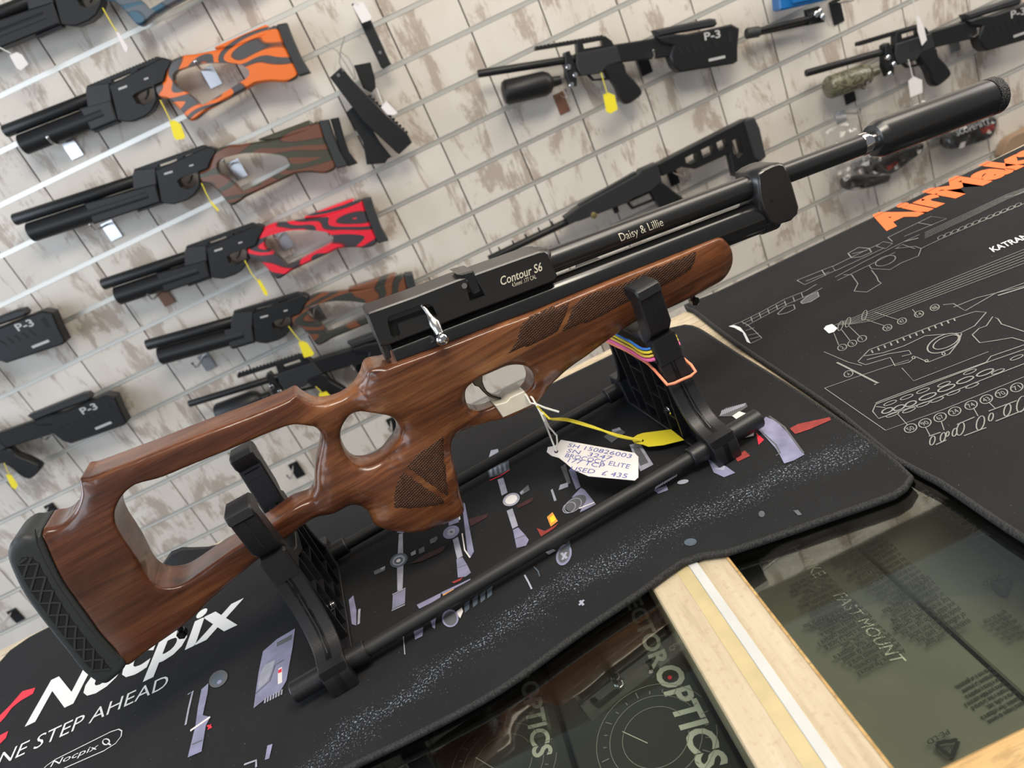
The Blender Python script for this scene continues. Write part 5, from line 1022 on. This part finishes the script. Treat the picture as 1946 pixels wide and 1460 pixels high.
FR = ['Attention: Pour éviter les', "dangers d'étouffement, con-", 'servez les sacs de plastique', 'hors de portée des enfants.', 'Ne pas utiliser ce sac dans', 'les berceaux, lits, poucettes', 'et espaces de jeu. Ce sac de', 'plastique peut obstruer le nez', 'et la bouche et entraîner un', "étouffement. Ce sac n'est pas", 'un jouet.']
IT = ['Attenzione: Per evitare il', 'pericolo di soffocamento,', 'tenere la presente borsa di', 'plastica lontano da neonati', 'e bambini. Non utilizzare la', 'borsa in culle, letti,', 'carrozzine o box. La borsa di', 'plastica potrebbe ostruire il', 'naso e bocca e impedire la', 'respirazione. La presente', 'borsa non è un giocattolo.']
DE = ['Achtung: Um Erstickungs-', 'gefahr zu vermeiden, halten Sie diese', 'Tüte von Babys und Kleinkindern', 'entfernt. Es besteht Gefahr', 'Nicht in Kinderbetten, Betten,', 'Kinderwagen oder Laufställen', 'benutzen. Der Plastik-', 'beutel könnte Nase und Mund', 'blockieren. Dieser Beutel']
ES = ['Para evitar riesgos', 'mantenga esta bolsa alejada', 'de los bebés y niños. No use', 'esta bolsa en cunas, camas,', 'cochecitos o parques', 'infantiles. La bolsa']
def block(o, lines, p0, p1, step, up, z):
    q0, q1, st, upv = (np.array(v, float) for v in (p0, p1, step, up)); m_ = max(len(l) for l in lines)
    for i, l in enumerate(lines):
        a = q0+st*i; b = a+(q1-q0)*len(l)/m_*(1+.03*math.sin(i*2)); w = np.array([1.2*math.sin(i*.9), .8*math.cos(i*1.3)]); ptext(o, l, a+w, b+w, a+w+upv, z, M['bagtext'], bold=.012)
ZF = ZB+.0048
block(m1, EN, (1840, 1173), (1738, 1232), (-9.6, -9.8), (7.5, 8.5), ZF); block(m1, FR, (1762, 1099), (1672, 1152), (-8.6, -8.2), (6.5, 7), ZF)
block(m1, IT, (1716, 1231), (1618, 1284), (-9.0, -9.0), (7, 7.5), ZF); block(m1, DE, (1632, 1150), (1535, 1196), (-8.6, -8.4), (6.5, 7), ZF); block(m1, ES, (1683, 1030), (1590, 1080), (-8, -7), (6, 6.5), ZF)
block(m2, IT[3:], (1946, 1330), (1870, 1372), (-9, -9), (7, 7.5), ZB+.001); block(m2, EN[:5], (1946, 1195), (1905, 1216), (-9, -9), (7, 7.5), ZB+.001)
def recycle(o, c, k, rot, z):
    q = pink(o, z)
    for i in range(3):
        a = rot+i*2*math.pi/3; P = []
        for t, r in ((-.62, 1), (-.15, .62), (.32, .62), (.55, .95)): P.append((c[0]+k*r*math.cos(a+t*1.6), c[1]+k*.75*r*math.sin(a+t*1.6)))
        q.strip(P, .0011, 'bagtext', 'printed_line'); e = P[-1]; q.poly([(e[0]-4, e[1]-4), (e[0]+5, e[1]-2), (e[0]+1, e[1]+5)], 'bagtext')
    q.flush(); fix(o)
recycle(m1, (1491, 1070), 17, .3, ZF); recycle(m1, (1802, 1420), 24, .3, ZF); recycle(m2, (1905, 1112), 22, .3, ZB+.001)
ptext(m1, 'PE-LD', (1800, 1386), (1760, 1408), (1806, 1394), ZF, M['bagtext'], bold=.01); ptext(m2, 'PE-LD', (1898, 1088), (1866, 1108), (1904, 1096), ZB+.001, M['bagtext'], bold=.01)
ptext(m1, '04', (1812, 1416), (1794, 1424), (1817, 1424), ZF, M['bagtext']); ptext(m2, '04', (1913, 1110), (1897, 1118), (1918, 1118), ZB+.001, M['bagtext'])

# ================================================================== HOOKS, TAGS AND PACKS ON THE WALL
M['plate'] = mat('hook_plate', (0.62, 0.64, 0.68), 0.25, 0.8); M['brownplate'] = mat('brown_plate', (0.22, 0.10, 0.06), 0.5)
def hook(px, label, m='plate', arm=True, size=(.030, .046), cat='hook', tip=None):
    P = ony(px[0], px[1], D-.002); o = thing('slat_hook', label, cat, (P[0], D, P[2]))
    mb = MB(); mb.box((-size[0]/2, -.0035, -size[1]/2), (size[0]/2, -.0003, size[1]/2), .0006); mb.build('back_plate', M[m], o, 30)
    if arm:
        mb = MB(); mb.tube([(0, -.002, size[1]*.35), (0, -.02, size[1]*.35), (0, -.078, size[1]*.30), (0, -.092, size[1]*.42), (0, -.095, size[1]*.62)], .0026, 10); mb.build('wire_arm', M['chrome'], o, 60)
        lathe((0, -.095, size[1]*.60), (0, -.095, size[1]*.74), [(0, .0028), (.002, .0036), (.005, .0036), (.0064, .002)], 'wire_tip', M['chrome'], o, 12)
    return o
hook((137, 282), 'chrome wall hook under the orange rifle muzzle'); hook((402, 146), 'chrome wall hook inside the orange rifle stock'); hook((212, 438), 'chrome wall hook under the green rifle barrel'); hook((451, 322), 'chrome wall hook inside the green rifle stock')
hook((314, 564), 'wall hook with brown plate under the red rifle barrel', 'brownplate'); hook((541, 457), 'chrome wall hook inside the red rifle stock'); hook((393, 688), 'wall hook under the brown laminate rifle barrel'); hook((604, 596), 'wall hook inside the brown laminate rifle stock', 'plate')
hook((1225, 124), 'dark wall hook under the tube of the yellow-tagged P-3 rifle', 'gun'); hook((1067, 196), 'wall hook with brown plate under the yellow-tagged rifle bottle', 'brownplate', True, (.028, .052)); hook((1813, 83), 'wall hook holding the stock of the camouflage bottle rifle', 'plate'); hook((1614, 180), 'dark wall hook under the camouflage air bottle', 'gun')
hook((1590, 22), 'dark wall hook beside the bipod', 'gun', True, (.030, .060)); hook((564, 893), 'black empty wall hook seen through the stock opening', 'gun', True, (.028, .05)); hook((102, 972), 'black empty wall hook above the recoil pad', 'gun', True, (.026, .05)); hook((748, 808), 'black wall hook seen through the thumbhole', 'gun', True, (.026, .05)); hook((30, 1170), 'black empty wall hook low on the slat wall', 'gun', True, (.028, .045))
hook((680, 692), 'black wall hook behind the hidden bottle-fed rifle', 'gun', True, (.026, .045)); hook((1280, 338), 'dark wall hook under the tactical rifle stock', 'gun', True, (.026, .04)); hook((115, 818), 'chrome wall hook under the second P-3 rifle stock', 'plate', True, (.020, .03)); hook((1598, 222), 'pale wall hook above the clear wrapped packs', 'plate', True, (.03, .03)); hook((1838, 105+90), 'chrome wall hook above the lettered pack', 'plate', True, (.03, .03))
def hung_tag(p, poly, m, label, string='yellowstring', Y=YG-.03):
    o = thing('hanging_tag', label, 'price tag', tuple(ony(*poly[0], Y))); L = Vector(o.location)
    Q = np.array([(ony(a, b, Y)[0]-L.x, ony(a, b, Y)[2]-L.z) for a, b in poly]); prism('card', Q, -.0006, .0006, M[m], o, 0, axis='y')
    S_ = [ony(a, b, Y-.003) for a, b in p]; mb = MB(); mb.tube([(q[0]-L.x, q[1]-L.y, q[2]-L.z) for q in S_], .0012, 6); mb.build('string', M[string], o, 60); return o
hung_tag([(304, 190), (312, 205), (325, 231)], [(322, 231), (331, 228), (343, 236), (352, 260), (349, 264), (335, 266), (330, 260)], 'yellow', 'yellow tag hanging below the orange rifle grip')
hung_tag([(383, 348), (392, 368), (402, 386)], [(398, 384), (403, 384), (417, 400), (414, 402)], 'yellow', 'yellow tag seen edge-on below the green rifle trigger')
hung_tag([(465, 495), (478, 520), (490, 535)], [(488, 533), (494, 531), (508, 555), (509, 562), (503, 561)], 'yellow', 'narrow yellow tag hanging below the red rifle trigger')
hung_tag([(548, 620), (562, 638), (572, 650)], [(567, 651), (574, 648), (584, 652), (597, 672), (594, 676), (578, 680)], 'yellow', 'yellow tag hanging below the brown laminate rifle')
hung_tag([(600, 735), (608, 742), (612, 748)], [(606, 748), (620, 744), (628, 752), (626, 762), (608, 770)], 'yellow', 'yellow tag peeking over the wooden rifle wrist')
hung_tag([(1142, 138), (1150, 165), (1154, 178)], [(1146, 180), (1156, 176), (1168, 181), (1174, 208), (1160, 216), (1152, 212)], 'yellow', 'yellow tag hanging from the P-3 rifle with black bottle')
hung_tag([(195, 15), (212, 45), (222, 60)], [(219, 59), (226, 62), (243, 90), (241, 100), (236, 96)], 'paper', 'white tag on yellow string below the topmost rifle')
hung_tag([(8, 880), (14, 895), (18, 903)], [(11, 902), (22, 903), (34, 922), (30, 930), (22, 926)], 'yellow', 'yellow tag below the P-3 rifle grip at the wall edge')
hung_tag([(-5, 88), (10, 96), (22, 102)], [(18, 105), (32, 99), (42, 104), (54, 122), (40, 134), (32, 130)], 'paper', 'white tag under the topmost rifle muzzle', 'string')
hung_tag([(1734, -5), (1740, 20), (1742, 30)], [(1741, 32), (1746, 30), (1756, 52), (1761, 76), (1752, 87), (1744, 60)], 'paper', 'long white tag hanging over the camouflage bottle rifle receiver', 'string')
hung_tag([(1726, 113), (1731, 132), (1734, 146)], [(1726, 154), (1736, 145), (1752, 152), (1753, 176), (1730, 185)], 'paper', 'white tag hanging below the camouflage bottle rifle grip', 'string')
hung_tag([(672, -8), (676, 2), (680, 8)], [(670, 12), (676, 3), (690, 4), (706, 32), (704, 38), (688, 44)], 'paper', 'white tag on the upright scope rail', 'string', YG-.035)
hung_tag([(716, 168), (722, 185), (726, 195)], [(724, 204), (734, 192), (742, 200), (756, 215), (748, 219), (736, 218)], 'paper', 'white tag beside the aslant toothed scope rail', 'string', YG-.04)
for i, P in enumerate(([(615, 88), (640, 96), (655, 118), (668, 140), (676, 152)], [(655, 70), (648, 92), (645, 118), (652, 136)], [(646, 98), (662, 110), (672, 128), (676, 148), (668, 152)])):
    mb = MB(); mb.tube([tuple(ony(a, b, YG-.036)) for a, b in P], .0014, 6); o = mb.build('cable_tie', glass_mat('clear_nylon%d' % i, (.9, .9, .9), 1.0, .3, .25), None, 60); tag(o, ('clear cable tie with its tail lying along the groove above the aslant rail', 'clear cable tie standing up from the aslant scope rail', 'clear cable tie curling round behind the aslant scope rail')[i], 'cable tie', 'clear cable ties on the scope rail')
# clear wrapped packs behind the silencer
M['pack'] = mat('dark_glove_fabric', (0.035, 0.034, 0.034), 0.6); M['packred'] = mat('red_logo', (0.35, 0.04, 0.03), 0.6); M['film2'] = glass_mat('crinkled_film', (0.92, 0.93, 0.94), 0.9, 0.12, 0.03)
def film(name, px, parent, L, Y, seed, amp=.010):
    r = random.Random(seed); Q = np.array([(ony(a, b, Y)[0], ony(a, b, Y)[2]) for a, b in px]); Q = ccw(Q); x0, y0 = Q.min(0); x1, y1 = Q.max(0)
    g = np.array([(a+r.uniform(-.003, .003), b+r.uniform(-.003, .003)) for a in np.arange(x0, x1, .011) for b in np.arange(y0, y1, .011)]); g = g[in_poly(g, offset(Q, .003))]
    V2, T, _ = (lambda rr: (np.array([(v.x, v.y) for v in rr[0]]), [tuple(f) for f in rr[2]], 0))(delaunay_2d_cdt([Vector((float(a), float(b))) for a, b in list(Q)+list(g)], [(i, (i+1) % len(Q)) for i in range(len(Q))], [], 0, 1e-5))
    c = np.array([V2[list(t)].mean(0) for t in T]); ok = in_poly(c, Q); T = [(t if area2(V2[list(t)]) > 0 else t[::-1]) for t, k in zip(T, ok) if k]
    V = [(a-L.x, Y-L.y+r.uniform(-amp, amp*.4), b-L.z) for a, b in V2]; return link(name, mesh(name, V, T), M['film2'], parent)
def pack(body, filmpx, label, seed, txt=None, logo=None, dy=.035):
    Y = D-dy; P = ony(*body[0], Y); o = thing('wrapped_pack', label, 'pack', tuple(P)); L = Vector(P); R = np.array([P[0], P[2]])
    Q = np.array([(ony(a, b, Y)[0]-L.x, ony(a, b, Y)[2]-L.z) for a, b in body]); prism('folded_cover', smooth_loop(Q, .01), -.012, .020, M['pack'], o, .004, axis='y', smooth=50)
    f_ = lambda q: np.array([ony(*q, Y)[0]-L.x, -.0126, ony(*q, Y)[2]-L.z])
    if txt: A_, B_, C_ = (f_(q) for q in txt[1:]); text_map('printed_text', txt[0], lambda u, v: A_+(B_-A_)*u+(C_-A_)*v, M['white'], o, bold=.03)
    if logo: V, Fc = prism_data(ccw([(f_(q)[0], f_(q)[2]) for q in logo]), -.0128, -.0120); link('logo', mesh('logo', [(a, z, b) for a, b, z in V], [q[::-1] for q in Fc]), M['packred'], o)
    film('clear_wrap', filmpx, o, L, Y-.018, seed)
    if dy < .05: mb = MB(); mb.box((-.03, .019, .0), (.03, dy-.003, .015)); mb.build('hanger_strip', M['plate'], o, None)
    return o
pack([(1795, 262), (1885, 222), (1889, 240), (1878, 262), (1808, 283), (1796, 276)], [(1780, 230), (1820, 195), (1868, 200), (1895, 225), (1893, 255), (1875, 270), (1805, 290), (1785, 282)], 'clear wrapped dark lens cover pack lettered SCOPEMITT', 3, ('SCOPEMITT', (1813, 258), (1876, 234), (1809, 248)), [(1855, 245), (1882, 235), (1886, 244), (1862, 255)])
pack([(1650, 312), (1750, 272), (1748, 288), (1690, 330), (1655, 335)], [(1560, 250), (1600, 228), (1680, 210), (1760, 265), (1750, 290), (1690, 335), (1640, 340), (1580, 320)], 'clear wrapped pack with red logo behind the silencer', 5, None, [(1678, 318), (1698, 305), (1703, 310), (1684, 323)])
pack([(1605, 340), (1688, 330), (1684, 345), (1612, 362)], [(1572, 300), (1600, 285), (1660, 300), (1690, 330), (1640, 358), (1595, 368), (1580, 350)], 'lowest clear wrapped pack of grey pouches behind the barrel', 8, dy=.090)
pack([(1750, 245), (1800, 230), (1802, 250), (1760, 262)], [(1700, 215), (1770, 178), (1800, 190), (1806, 250), (1760, 270), (1720, 255)], 'clear wrapped pack between the silencer and the lettered pack', 11, dy=.095)
P = ony(1930, 262, 1.3); M['tan'] = mat('tan_card', (0.33, 0.22, 0.14), 0.6)
Q = np.array([(ony(a, b, D-.03)[0], ony(a, b, D-.03)[2]) for a, b in [(1905, 300), (1908, 278), (1920, 262), (1940, 252), (1975, 238), (1990, 300)]]); c = Q[0]
o = prism('card_sign', smooth_loop(Q-c, .01), -.004, .026, M['tan'], None, .001, axis='y'); o.location = (c[0], D-.0305, c[1]); tag(o, 'rounded tan card sign low on the slat wall', 'sign')
